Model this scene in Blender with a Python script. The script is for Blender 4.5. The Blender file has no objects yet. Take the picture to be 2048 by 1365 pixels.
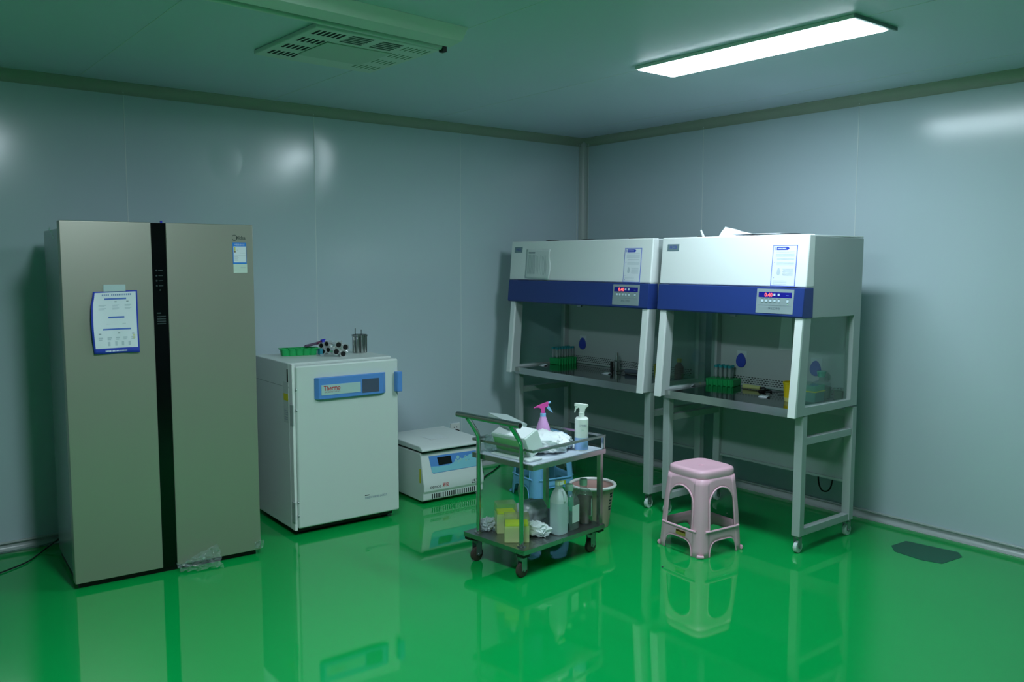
import bpy, bmesh, math, random
from mathutils import Vector, Matrix, noise
random.seed(7)
PI = math.pi
SC = bpy.context.scene
COL = SC.collection
H = 2.608                      # ceiling height

# ------------------------------------------------------------------ camera
cd = bpy.data.cameras.new('camera'); cam = bpy.data.objects.new('camera', cd); COL.objects.link(cam)
cd.sensor_width = 36.0; cd.lens = 1717.07 / 2048 * 36.0; cd.clip_start = .05
yaw, pitch, roll = .6703, -.0927, .0014
F = Vector((math.sin(yaw)*math.cos(pitch), math.cos(yaw)*math.cos(pitch), math.sin(pitch)))
R0 = Vector((math.cos(yaw), -math.sin(yaw), 0)); U0 = R0.cross(F)
Rr = math.cos(roll)*R0 + math.sin(roll)*U0; Ur = -math.sin(roll)*R0 + math.cos(roll)*U0
cam.matrix_world = Matrix(((Rr.x, Ur.x, -F.x, -5.0065), (Rr.y, Ur.y, -F.y, -5.3494), (Rr.z, Ur.z, -F.z, 1.5961), (0, 0, 0, 1)))
SC.camera = cam

# ------------------------------------------------------------------ world, exposure
w = bpy.data.worlds.new('world'); SC.world = w; w.use_nodes = True
w.node_tree.nodes['Background'].inputs[0].default_value = (.5, .6, .6, 1)
w.node_tree.nodes['Background'].inputs[1].default_value = 0.0
SC.view_settings.view_transform = 'Standard'; SC.view_settings.look = 'None'
SC.view_settings.gamma = 1.0; SC.view_settings.use_curve_mapping = False
SC.view_settings.exposure = 0.1
LAMP_COLOR = (.76, .91, 1.0)
LAMP_POWER = 37.0
LAMP2_POWER = 54.0

# ------------------------------------------------------------------ materials
def lin(c):
    return tuple(((v/255)/12.92 if v/255 <= .04045 else (((v/255)+.055)/1.055)**2.4) for v in c) + (1,)
MATS = {}
def mat(name, rgb, rough=.5, metal=0., spec=.5, noise_amt=0., noise_scale=8., bump=0., bump_scale=60., coat=0., trans=0., ior=1.45, rough_var=0., emit=None, estr=0., sss=0.):
    m = bpy.data.materials.new(name); m.use_nodes = True; nt = m.node_tree; b = nt.nodes['Principled BSDF']
    c = lin(rgb)
    b.inputs['Base Color'].default_value = c; b.inputs['Roughness'].default_value = rough
    b.inputs['Metallic'].default_value = metal; b.inputs['Specular IOR Level'].default_value = spec
    b.inputs['IOR'].default_value = ior
    b.inputs['Coat Weight'].default_value = coat; b.inputs['Coat Roughness'].default_value = .05
    b.inputs['Transmission Weight'].default_value = trans
    if emit:
        b.inputs['Emission Color'].default_value = lin(emit) if max(emit) > 1 else tuple(emit)+(1,)
        b.inputs['Emission Strength'].default_value = estr
    if noise_amt or bump or rough_var:
        tc = nt.nodes.new('ShaderNodeTexCoord')
        if noise_amt or rough_var:
            n = nt.nodes.new('ShaderNodeTexNoise'); n.inputs['Scale'].default_value = noise_scale; n.inputs['Detail'].default_value = 4
            nt.links.new(tc.outputs['Object'], n.inputs['Vector'])
        if noise_amt:
            mx = nt.nodes.new('ShaderNodeMix'); mx.data_type = 'RGBA'
            mx.inputs['A'].default_value = tuple(v*(1-noise_amt) for v in c[:3])+(1,)
            mx.inputs['B'].default_value = tuple(min(1, v*(1+noise_amt)) for v in c[:3])+(1,)
            nt.links.new(n.outputs['Fac'], mx.inputs['Factor']); nt.links.new(mx.outputs['Result'], b.inputs['Base Color'])
        if rough_var:
            mr = nt.nodes.new('ShaderNodeMapRange'); mr.inputs['To Min'].default_value = max(0, rough-rough_var); mr.inputs['To Max'].default_value = rough+rough_var
            nt.links.new(n.outputs['Fac'], mr.inputs['Value']); nt.links.new(mr.outputs['Result'], b.inputs['Roughness'])
        if bump:
            n2 = nt.nodes.new('ShaderNodeTexNoise'); n2.inputs['Scale'].default_value = bump_scale; n2.inputs['Detail'].default_value = 3
            nt.links.new(tc.outputs['Object'], n2.inputs['Vector'])
            bp = nt.nodes.new('ShaderNodeBump'); bp.inputs['Strength'].default_value = bump; bp.inputs['Distance'].default_value = .01
            nt.links.new(n2.outputs['Fac'], bp.inputs['Height']); nt.links.new(bp.outputs['Normal'], b.inputs['Normal'])
    MATS[name] = m
    return m
def film(name, tint, rough=.05, opacity=.1, body=(200, 215, 215), ior=1.45):
    """thin clear sheet or shell: transparent (tinted), Fresnel gloss, a little milky body"""
    m = bpy.data.materials.new(name); m.use_nodes = True; nt = m.node_tree; nt.nodes.clear()
    out = nt.nodes.new('ShaderNodeOutputMaterial'); tr = nt.nodes.new('ShaderNodeBsdfTransparent'); tr.inputs[0].default_value = lin(tint)
    gl = nt.nodes.new('ShaderNodeBsdfGlossy'); gl.inputs['Roughness'].default_value = rough
    df = nt.nodes.new('ShaderNodeBsdfDiffuse'); df.inputs[0].default_value = lin(body)
    fr = nt.nodes.new('ShaderNodeFresnel'); gm = nt.nodes.new('ShaderNodeNewGeometry'); mr = nt.nodes.new('ShaderNodeMapRange')
    mr.inputs['To Min'].default_value = ior; mr.inputs['To Max'].default_value = 1/ior
    nt.links.new(gm.outputs['Backfacing'], mr.inputs['Value']); nt.links.new(mr.outputs['Result'], fr.inputs[0])
    m1 = nt.nodes.new('ShaderNodeMixShader'); m2 = nt.nodes.new('ShaderNodeMixShader')
    m1.inputs[0].default_value = opacity
    nt.links.new(tr.outputs[0], m1.inputs[1]); nt.links.new(df.outputs[0], m1.inputs[2])
    nt.links.new(fr.outputs[0], m2.inputs[0]); nt.links.new(m1.outputs[0], m2.inputs[1]); nt.links.new(gl.outputs[0], m2.inputs[2])
    nt.links.new(m2.outputs[0], out.inputs[0]); MATS[name] = m
    return m
wall_m = mat('painted_steel_wall', (188, 205, 212), .17, spec=.6, noise_amt=.02, noise_scale=1.5, bump=.12, bump_scale=2.6)
ceil_m = mat('painted_steel_ceiling', (194, 206, 220), .36, spec=.35, noise_amt=.02, noise_scale=1.5)
trim_m = mat('aluminium_trim_paint', (176, 186, 184), .3, spec=.5)
cove_m = mat('olive_cove_paint', (158, 170, 154), .35, spec=.4)
seam_m = mat('seam_sealant', (212, 222, 222), .5)
floor_m = mat('green_epoxy_floor', (6, 160, 74), .045, spec=.5, ior=1.62, noise_amt=.06, noise_scale=1.2, bump=.02, bump_scale=3.0)
fr_m = mat('champagne_steel', (178, 176, 164), .38, metal=.65, bump=.02, bump_scale=200)
frside_m = mat('grey_fridge_side', (150, 160, 164), .25, metal=.4)
black_m = mat('black_glass', (5, 6, 8), .12)
blackp_m = mat('black_plastic', (14, 15, 16), .5)
darkgap_m = mat('dark_slot', (6, 9, 9), .8)
white_m = mat('white_enamel', (228, 232, 230), .35, noise_amt=.01)
inc_m = mat('incubator_enamel', (206, 216, 212), .4)
hood_m = mat('hood_enamel', (232, 236, 236), .42)
hoodside_m = mat('hood_frame_enamel', (168, 178, 178), .4)
navy_m = mat('navy_enamel', (38, 60, 130), .4)
panel_grey_m = mat('grey_overlay', (140, 156, 160), .5)
steel_m = mat('brushed_steel', (190, 192, 190), .22, metal=1., rough_var=.08, noise_scale=14)
tray_m = mat('mirror_steel_tray', (120, 126, 128), .09, metal=1., rough_var=.03, noise_scale=6)
steel2_m = mat('worn_steel', (165, 168, 168), .3, metal=1., rough_var=.1, noise_scale=9)
chrome_m = mat('chrome', (236, 238, 238), .22, metal=.75)
blue_m = mat('blue_plastic', (88, 142, 212), .4)
lblue_m = mat('light_blue_plastic', (116, 178, 222), .38)
pink_m = mat('pink_plastic', (232, 184, 202), .35)
binp_m = mat('dusty_pink_plastic', (206, 170, 164), .45)
paper_m = mat('paper', (226, 232, 240), .7)
paper2_m = mat('thin_paper', (214, 222, 222), .7)
inkb_m = mat('blue_ink', (44, 66, 184), .6)
inkb2_m = mat('sky_blue_ink', (40, 130, 220), .6)
inkg_m = mat('grey_ink', (150, 162, 172), .7)
inkf_m = mat('faint_ink', (190, 202, 212), .7)
inkd_m = mat('dark_ink', (40, 48, 58), .7)
inkr_m = mat('red_ink', (190, 28, 34), .6)
inkw_m = mat('white_ink', (220, 228, 244), .6)
inky_m = mat('yellow_ink', (206, 200, 40), .6)
greenp_m = mat('green_plastic', (28, 170, 92), .45)
glass_m = film('window_glass', (238, 248, 245), .01, .03, (150, 180, 175))
clear_m = film('clear_plastic_shell', (235, 245, 242), .04, .10, (190, 215, 210))
wrap_m = film('crinkled_clear_film', (242, 250, 248), .07, .12, (225, 240, 240), 1.9)
bag_m = mat('white_plastic_bag', (238, 244, 246), .32, spec=.5)
greybag_m = mat('grey_plastic_bag', (172, 184, 188), .22, spec=.6)
tip_m = film('tip_box_plastic', (246, 250, 225), .15, .5, (228, 240, 180))
tiplid_m = film('tip_box_lid_plastic', (242, 246, 225), .1, .14, (220, 226, 180))
amber_m = film('brown_medium', (190, 170, 140), .05, .45, (120, 104, 80))
milky_m = mat('milky_plastic', (206, 224, 222), .35, trans=.25)
liquid_m = mat('milky_liquid_bottle', (176, 202, 202), .35, trans=.15)
cap_m = mat('pale_green_cap', (150, 196, 172), .45)
teal_m = mat('teal_cap', (30, 140, 148), .45)
tube_m = film('test_tube_plastic', (222, 234, 232), .06, .38, (196, 206, 206))
yellow_m = mat('yellow_plastic', (214, 186, 8), .45)
yellow2_m = mat('pale_yellow', (200, 196, 120), .5)
lime_m = mat('lime_yellow', (222, 240, 20), .5)
rub_m = mat('brown_rubber', (70, 58, 54), .6)
rubk_m = mat('black_rubber', (16, 16, 17), .55)
wwheel_m = mat('white_nylon', (206, 220, 220), .4)
zinc_m = mat('zinc_bracket', (150, 160, 162), .35, metal=.9)
lav_m = mat('lavender_bottle', (228, 170, 226), .35, trans=.1)
hot_m = mat('hot_pink', (236, 84, 176), .4)
sky_m = mat('pale_blue', (140, 196, 236), .4)
sprayw_m = mat('spray_white', (230, 238, 232), .45)
sprayb_m = mat('spray_bottle_blue', (150, 186, 236), .45)
purple_m = mat('purple_liquid', (92, 30, 66), .3)
royal_m = mat('royal_blue', (40, 48, 190), .4)
screen_m = mat('lcd_screen', (70, 84, 104), .15)
led_m = mat('red_led', (255, 40, 40), .5, emit=(1.0, .09, .07), estr=3.0)
cream_m = mat('cream_centrifuge', (208, 216, 214), .42)
mat_d = mat('dark_floor_patch', (12, 84, 62), .35, spec=.3)
cable_w = film('clear_tube', (205, 225, 220), .05, .25, (150, 170, 165))
glove_m = mat('green_box_print', (140, 205, 140), .6)
diff_off_m = mat('lamp_diffuser_off', (190, 200, 198), .3)
acp_m = mat('cream_cassette', (206, 212, 208), .45)

# ------------------------------------------------------------------ mesh builder
class MB:
    def __init__(s): s.v = []; s.f = []
    def add(s, vs, fs):
        o = len(s.v); s.v += [tuple(p) for p in vs]; s.f += [tuple(i+o for i in f) for f in fs]; return s
    def box(s, x0, x1, y0, y1, z0, z1):
        vs = [(x, y, z) for z in (z0, z1) for y in (y0, y1) for x in (x0, x1)]
        return s.add(vs, [(0, 2, 3, 1), (4, 5, 7, 6), (0, 1, 5, 4), (2, 6, 7, 3), (0, 4, 6, 2), (1, 3, 7, 5)])
    def hexa(s, b, t):      # bottom quad ccw, top quad ccw
        return s.add(list(b)+list(t), [(3, 2, 1, 0), (4, 5, 6, 7), (0, 1, 5, 4), (1, 2, 6, 5), (2, 3, 7, 6), (3, 0, 4, 7)])
    def prism(s, poly, a, b, axis):     # poly 2d in the plane normal to axis; 'x': (y,z) 'y': (x,z) 'z': (x,y)
        def P(p, t): return {'x': (t, p[0], p[1]), 'y': (p[0], t, p[1]), 'z': (p[0], p[1], t)}[axis]
        n = len(poly); vs = [P(p, a) for p in poly]+[P(p, b) for p in poly]
        fs = [tuple(range(n))[::-1], tuple(range(n, 2*n))]+[(i, (i+1) % n, n+(i+1) % n, n+i) for i in range(n)]
        return s.add(vs, fs)
    def ring(s, outer, inner, a, b, axis):
        def P(p, t): return {'x': (t, p[0], p[1]), 'y': (p[0], t, p[1]), 'z': (p[0], p[1], t)}[axis]
        n = len(outer); vs = [P(p, a) for p in outer]+[P(p, a) for p in inner]+[P(p, b) for p in outer]+[P(p, b) for p in inner]
        fs = []
        for i in range(n):
            j = (i+1) % n
            fs += [(i, j, n+j, n+i), (2*n+i, 3*n+i, 3*n+j, 2*n+j), (i, 2*n+i, 2*n+j, j), (n+i, n+j, 3*n+j, 3*n+i)]
        return s.add(vs, fs)
    def cyl(s, p0, p1, r0, r1=None, n=20, caps=True):
        r1 = r0 if r1 is None else r1
        p0 = Vector(p0); p1 = Vector(p1); d = (p1-p0).normalized()
        a = d.orthogonal().normalized(); b = d.cross(a)
        vs = [p0+(a*math.cos(2*PI*i/n)+b*math.sin(2*PI*i/n))*r0 for i in range(n)]+[p1+(a*math.cos(2*PI*i/n)+b*math.sin(2*PI*i/n))*r1 for i in range(n)]
        fs = [(i, (i+1) % n, n+(i+1) % n, n+i) for i in range(n)]
        if caps: fs += [tuple(range(n))[::-1], tuple(range(n, 2*n))]
        return s.add(vs, fs)
    def tube(s, path, r, n=10, closed=False):
        P = [Vector(p) for p in path]; m = len(P); o = len(s.v); vs = []; prev = None
        for i, p in enumerate(P):
            t = ((P[(i+1) % m]-P[i-1]) if closed else (P[min(i+1, m-1)]-P[max(i-1, 0)])).normalized()
            a = t.orthogonal().normalized() if prev is None else (prev-t*prev.dot(t)).normalized()
            prev = a; b = t.cross(a)
            vs += [p+(a*math.cos(2*PI*k/n)+b*math.sin(2*PI*k/n))*r for k in range(n)]
        fs = []
        for i in range(m if closed else m-1):
            for k in range(n):
                fs.append((i*n+k, i*n+(k+1) % n, ((i+1) % m)*n+(k+1) % n, ((i+1) % m)*n+k))
        if not closed: fs += [tuple(range(n))[::-1], tuple((m-1)*n+k for k in range(n))]
        return s.add(vs, fs)
    def lathe(s, prof, c=(0, 0, 0), n=28, sq=None):     # prof [(r,z)]; sq: superellipse power (None = round)
        vs = []
        for r, z in prof:
            for i in range(n):
                a = 2*PI*i/n; cx, sy = math.cos(a), math.sin(a)
                k = 1 if sq is None else 1/((abs(cx)**sq+abs(sy)**sq)**(1/sq))
                vs.append((c[0]+r*k*cx, c[1]+r*k*sy, c[2]+z))
        m = len(prof); fs = []
        for j in range(m-1):
            for i in range(n): fs.append((j*n+i, j*n+(i+1) % n, (j+1)*n+(i+1) % n, (j+1)*n+i))
        if prof[0][0] > 1e-5: fs.append(tuple(range(n))[::-1])
        if prof[-1][0] > 1e-5: fs.append(tuple((m-1)*n+i for i in range(n)))
        return s.add(vs, fs)
    def open_lathe(s, prof, c=(0, 0, 0), n=28, sq=None):
        k = len(s.f); s.lathe(prof, c, n, sq)
        s.f = [f for f in s.f[:k]]+[f for f in s.f[k:] if len(f) == 4]
        return s
    def grid(s, fn, nu, nv):
        vs = [fn(i/nu, j/nv) for j in range(nv+1) for i in range(nu+1)]
        fs = [(j*(nu+1)+i, j*(nu+1)+i+1, (j+1)*(nu+1)+i+1, (j+1)*(nu+1)+i) for j in range(nv) for i in range(nu)]
        return s.add(vs, fs)
    def xf(s, M): s.v = [tuple(M @ Vector(p)) for p in s.v]; return s
    def build(s, name, m, parent=None, bevel=0., smooth=True, angle=35., seg=2, solid=0.):
        me = bpy.data.meshes.new(name); me.from_pydata(s.v, [], s.f)
        me.validate(); me.update()
        bm = bmesh.new(); bm.from_mesh(me); bmesh.ops.remove_doubles(bm, verts=bm.verts, dist=1e-6)
        if not solid: bmesh.ops.recalc_face_normals(bm, faces=bm.faces)
        bm.to_mesh(me); bm.free()
        me.materials.append(m)
        if smooth:
            for p in me.polygons: p.use_smooth = True
            me.set_sharp_from_angle(angle=math.radians(angle))
        o = bpy.data.objects.new(name, me); COL.objects.link(o)
        if parent: o.parent = parent
        if solid:
            md = o.modifiers.new('thickness', 'SOLIDIFY'); md.thickness = solid; md.offset = -1
        if bevel:
            md = o.modifiers.new('bevel', 'BEVEL'); md.width = bevel; md.segments = seg; md.limit_method = 'ANGLE'; md.angle_limit = math.radians(40); md.harden_normals = True
        return o
def tag(o, label, cat, group=None, kind=None):
    if label: o['label'] = label
    if cat: o['category'] = cat
    if group: o['group'] = group
    if kind: o['kind'] = kind
    return o
def thing(name, label, cat, loc=(0, 0, 0), rz=0., group=None):
    o = bpy.data.objects.new(name, None); COL.objects.link(o); o.location = loc; o.rotation_euler = (0, 0, rz)
    o.empty_display_size = .05
    return tag(o, label, cat, group)
def struct(o): o['kind'] = 'structure'; return o
def dup(o, parent=None):
    c = o.copy(); COL.objects.link(c); c.parent = parent
    for ch in o.children: dup(ch, c)
    return c
_txt = {}
def text_mesh(s, size, bold=False):
    """flat lettering as (verts2d, faces), left-aligned on the baseline"""
    key = (s, size)
    if key in _txt: return _txt[key]
    cu = bpy.data.curves.new('t', 'FONT'); cu.body = s; cu.size = size; cu.resolution_u = 3
    if bold: cu.offset = size*.018
    o = bpy.data.objects.new('t', cu); COL.objects.link(o)
    dg = bpy.context.evaluated_depsgraph_get(); me = o.evaluated_get(dg).to_mesh()
    r = ([(v.co.x, v.co.y) for v in me.vertices], [tuple(p.vertices) for p in me.polygons])
    o.evaluated_get(dg).to_mesh_clear(); bpy.data.objects.remove(o); bpy.data.curves.remove(cu)
    _txt[key] = r
    return r
def put_text(mb, s, size, fn, width=None, bold=False):
    """fn(x,z)->3d point; width squeezes to a given length"""
    vs, fs = text_mesh(s, size, bold)
    if not vs: return mb
    x1 = max(p[0] for p in vs); k = (width/x1) if width else 1
    return mb.add([fn(p[0]*k, p[1]) for p in vs], fs)

# ================================================================== STRUCTURE
XL, YF = -7.6, -9.6
def panels_wall(name, side):
    p = bpy.data.objects.new(name, None); COL.objects.link(p); struct(p)
    return p
# floor
f = MB().box(XL-.1, .1, YF-.1, .1, -.1, 0).build('floor', floor_m); struct(f)
# back wall (y = 0) and right wall (x = 0): sandwich panels with sealed joints
def wall(name, axis, seams, lo, hi, sgn):
    root = struct(bpy.data.objects.new(name, None)); COL.objects.link(root)
    s = [lo]+[q for q in seams if lo < q < hi]+[hi]
    for i, (a, b) in enumerate(zip(s[:-1], s[1:])):
        a2, b2 = a+.0016, b-.0016
        m = MB()
        if axis == 'y' and sgn[0] == 0 and (abs(a+2.4423) < .01 or abs(b+2.4423) < .01):
            def dent(x, z):
                d = .0075*math.exp(-((x+2.4423)/.13)**2)*math.exp(-((z-2.22)/.24)**2) if x > -2.4423 else 0.
                q = (x+3.6238)/1.1815
                if 0 < q < 1: d += .013*math.sin(PI*q)**2*math.exp(-((z-2.22)/.45)**2)
                return d
            m.box(a2, b2, .012, .05, 0, H)
            m.grid(lambda u, v: (a2+(b2-a2)*u, dent(a2+(b2-a2)*u, H*v), H*v), 60, 80)
        elif axis == 'y': m.box(a2, b2, *sorted((sgn[0], sgn[0]+sgn[1]*.05)), 0, H)
        else: m.box(*sorted((sgn[0], sgn[0]+sgn[1]*.05)), a2, b2, 0, H)
        m.build('panel', wall_m, root, bevel=.0025)
        if b != hi:
            m = MB()
            if axis == 'y': m.box(b-.0022, b+.0022, *sorted((sgn[0]-sgn[1]*.0006, sgn[0]+sgn[1]*.03)), .03, H-.03)
            else: m.box(*sorted((sgn[0]-sgn[1]*.0006, sgn[0]+sgn[1]*.03)), b-.0022, b+.0022, .03, H-.03)
            m.build('joint_strip', seam_m, root)
    return root
sA = [-3.6238+1.1815*k for k in range(-3, 4)]
sB = [-1.2591-1.2*k for k in range(-1, 8)][::-1]
wall('wall_back', 'y', sA, XL, 0, (0, 1))
wall('wall_right', 'x', sB, YF, 0, (0, 1))
wall('wall_left', 'x', sB, YF, 0, (XL, -1))
wall('wall_front', 'y', sA, XL, 0, (YF, -1))
# ceiling panels
root = struct(bpy.data.objects.new('ceiling', None)); COL.objects.link(root)
cs = [XL, -7.3, -6.2, -5.03, -3.87, -2.76, -1.58, -.4, 0]
for a, b in zip(cs[:-1], cs[1:]):
    MB().box(a+.0015, b-.0015, YF, 0, H, H+.05).build('panel', ceil_m, root, bevel=.0025)
    if b < 0: MB().box(b-.002, b+.002, YF, 0, H-.0005, H+.03).build('joint_strip', seam_m, root)
# coved trims
def cove(name, length_axis, a, b, r, corner, sx, sz, lip=.012):
    """concave quarter-round filler; corner=(p,z) or (x,y); sx,sz = direction into the room"""
    pts = [(corner[0], corner[1])]
    arc = [(corner[0]+sx*r*(1-math.sin(t)), corner[1]+sz*r*(1-math.cos(t))) for t in [PI/2*i/8 for i in range(9)]]
    poly = [(corner[0], corner[1]), (corner[0]+sx*(r+lip), corner[1]), (corner[0]+sx*(r+lip), corner[1]+sz*.003)]
    poly += arc
    poly += [(corner[0]+sx*.003, corner[1]+sz*(r+lip)), (corner[0], corner[1]+sz*(r+lip))]
    m = MB().prism(poly, a, b, length_axis)
    return struct(m.build(name, cove_m if name.startswith('trim') and name != 'trim_3' else trim_m, None, angle=30))
cove('trim_1', 'x', XL, 0, .05, (0, H), -1, -1)
cove('trim_2', 'y', YF, 0, .05, (0, H), -1, -1)
cove('trim_3', 'z', 0, H, .045, (0, 0), -1, -1)
cove('baseboard_back', 'x', XL, 0, .028, (0, 0), -1, 1, .014)
cove('baseboard_right', 'y', YF, 0, .028, (0, 0), -1, 1, .014)
cove('trim_4', 'x', XL, 0, .05, (YF, H), 1, -1)
cove('trim_5', 'y', YF, 0, .05, (XL, H), 1, -1)
for nm, ax, (x0, x1, y0, y1) in (('baseboard_back', 'x', (XL, 0, -.016, 0)), ('baseboard_right', 'y', (-.016, 0, YF, 0))):
    p = bpy.data.objects[nm]
    MB().box(x0, x1, y0, y1, .04, .052).build('base_rail', trim_m, p, bevel=.004)

# ================================================================== CEILING FITTINGS
def lit_lamp(label, cx, cy, L, Wd, power, group=None):
    t = thing('ceiling_lamp', label, 'ceiling light', (cx, cy, H), 0)
    m = MB().ring([(-Wd/2-.012, -L/2-.012), (Wd/2+.012, -L/2-.012), (Wd/2+.012, L/2+.012), (-Wd/2-.012, L/2+.012)],
                  [(-Wd/2, -L/2), (Wd/2, -L/2), (Wd/2, L/2), (-Wd/2, L/2)], -.016, 0, 'z')
    m.build('frame', white_m, t, bevel=.002)
    e = bpy.data.materials.new('lit_diffuser'); e.use_nodes = True; b = e.node_tree.nodes['Principled BSDF']
    b.inputs['Base Color'].default_value = (.8, .8, .8, 1); b.inputs['Emission Color'].default_value = LAMP_COLOR+(1,); b.inputs['Emission Strength'].default_value = power
    MB().box(-Wd/2, Wd/2, -L/2, L/2, -.020, -.006).build('diffuser', e, t)
    MB().box(-Wd/2-.018, Wd/2+.055, -L/2-.022, -L/2-.0125, -.016, 0).build('end_cap', panel_grey_m, t, bevel=.002)
    return t
lit_lamp('long flat ceiling light switched on, above the right hood', -1.51, -2.765, 1.2, .27, LAMP_POWER)
lit_lamp('long flat ceiling light switched on, above the fridge side, out of view', -3.98, -3.3, 1.2, .27, LAMP2_POWER)
# unlit fixture beside the cassette
t = thing('batten_light', 'unlit long batten light fixed to the ceiling beside the square air cassette', 'ceiling light', (-3.43, -2.17, H), .073)
L = 1.24
MB().prism([(-.10, 0), (-.055, -.05), (.03, -.062), (.055, -.04), (.055, 0)], -.55, .655, 'x').build('housing', acp_m, t, bevel=.003)
MB().prism([(.058, -.01), (.058, -.035), (.105, -.035), (.105, -.01)], -.55, .655, 'x').build('tube_tray', trim_m, t)
MB().cyl((-.53, .08, -.052), (.64, .08, -.052), .0135).build('lamp_tube', diff_off_m, t)
MB().box(.641, .665, .064, .096, -.075, -.0).build('lamp_holder', blackp_m, t, bevel=.003)
MB().box(-.56, -.531, .064, .096, -.075, -.0).build('lamp_holder', blackp_m, t, bevel=.003)
# air cassette panel
t = thing('air_cassette', 'square cream ceiling air cassette with slotted vents', 'ceiling vent', (-3.015, -1.56, H), 0.03)
S = .322
MB().box(-S, S, -S, S, -.022, 0).build('face_panel', acp_m, t, bevel=.006)
MB().box(-.17, .17, -.13, .17, -.027, -.0215).build('centre_panel', mat('cassette_centre', (186, 198, 190), .5), t, bevel=.004)
def slot_row(parent, x0, y0, n, dx, ln, wd, m, name='slot_group', ang=0):
    mb = MB()
    for i in range(n):
        mb.box(x0+i*dx, x0+i*dx+wd, y0, y0+ln, -.0232, -.0218)
    return mb.build(name, m, parent)
for k in range(4):
    slot_row(t, -.29, -.285+k*.15, 6, .024, .075, .012, darkgap_m)
    slot_row(t, .165, -.285+k*.15, 6, .024, .075, .006, mat('faint_slot', (120, 150, 126), .7) if k == 0 else MATS['faint_slot'])
for k in range(2):
    mb = MB()
    for i in range(5): mb.box(-.13+k*.155, -.02+k*.155, -.295+i*.028, -.28+i*.028, -.0232, -.0218)
    mb.build('louvre', MATS['dark_slot'] if False else mat('louvre_grey', (60, 82, 70), .6), t)

# ================================================================== FRIDGE
def fridge():
    t = thing('refrigerator', 'tall champagne two-door refrigerator with black centre strip', 'refrigerator', (-4.1574, -.8774, 0), -.0573)
    Wd, D = .912, .64
    MB().box(.012, Wd-.012, .07, D, .03, 1.752).build('cabinet', frside_m, t, bevel=.006)
    MB().box(.02, Wd-.02, .03, D-.02, .0, .03).build('base', blackp_m, t)
    d1 = MB().box(0, .405, 0, .065, .03, 1.785).build('door', fr_m, t, bevel=.004)
    d2 = MB().box(.4745, Wd, 0, .065, .03, 1.785).build('door', fr_m, t, bevel=.004)
    cs = MB().box(.4056, .4739, .006, .06, .03, 1.783).build('centre_strip', black_m, t)
    # faint display marks
    mb = MB()
    for z in (1.548, 1.522, 1.497, 1.472):
        mb.box(.421, .429, .0052, .006, z-.004, z+.004); mb.box(.434, .455, .0052, .006, z-.002, z+.002)
    mb.cyl((.44, .0052, 1.45), (.44, .006, 1.45), .004)
    for i, z in enumerate((1.335, 1.318, 1.306, 1.294, 1.282)): mb.box(.421, (.44 if i == 0 else .462), .0052, .006, z-.003, z+.003)
    mb.build('display_marks', mat('strip_marks', (50, 62, 64), .4), cs)
    # brand mark
    mb = MB(); put_text(mb, 'Midea', .026, lambda x, z: (.822+x, -.0006, 1.708+z), width=.05, bold=True)
    ring = [(.815+.013*math.cos(a), 1.716+.014*math.sin(a)) for a in [math.radians(-150+i*20) for i in range(16)]]
    mb.tube([(p[0], -.0004, p[1]) for p in ring], .0016, 6)
    mb.build('brand_lettering', mat('fridge_logo_grey', (84, 92, 88), .4, metal=.3), d2)
    # energy sticker
    s = MB().box(.804, .875, -.0012, 0, 1.580, 1.692).build('energy_label', inkb2_m, d2); s['label'] = 'blue and white energy label'
    MB().box(.808, .872, -.0016, -.0011, 1.588, 1.671).build('white_field', paper_m, s)
    mb = MB(); put_text(mb, '中国能效标识', .011, lambda x, z: (.813+x, -.0019, 1.676+z), width=.053); mb.build('lettering', inkw_m, s)
    mb = MB()
    for i in range(4): mb.box(.812, .818, -.0019, -.0015, 1.663-i*.005, 1.667-i*.005)
    mb.build('rating_bars', inky_m, s)
    MB().box(.812, .819, -.0019, -.0015, 1.640, 1.646).build('rating_mark', mat('brown_ink', (110, 80, 40), .6), s)
    mb = MB()
    for z, a, b in ((1.636, .842, .868), (1.625, .809, .871), (1.617, .812, .83), (1.611, .812, .835), (1.605, .812, .829), (1.598, .812, .832), (1.652, .825, .832)):
        mb.box(a, b, -.0019, -.0015, z, z+.0013)
    mb.build('small_print', inkg_m, s)
    s2 = MB().box(.806, .877, -.001, 0, 1.534, 1.5795).build('sticker', mat('sticker_white', (206, 222, 210), .6), d2)
    s2['label'] = 'small white sticker under the energy label'
    mb = MB()
    for z in (1.562, 1.558): mb.box(.843, .868, -.0013, -.0009, z, z+.0012)
    mb.build('small_print', inkg_m, s2)
    MB().box(.455, .465, .02, .03, 1.783, 1.795).build('blue_tab', royal_m, t)
    for x in (.06, Wd-.06): MB().cyl((x, .08, 0), (x, .08, .03), .018).build('foot', blackp_m, t)
    return t
fridge()
def to_world(loc, a):
    c, s = math.cos(a), math.sin(a)
    return lambda u, v, z: (loc[0]+u*c-v*s, loc[1]+u*s+v*c, z)

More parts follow.
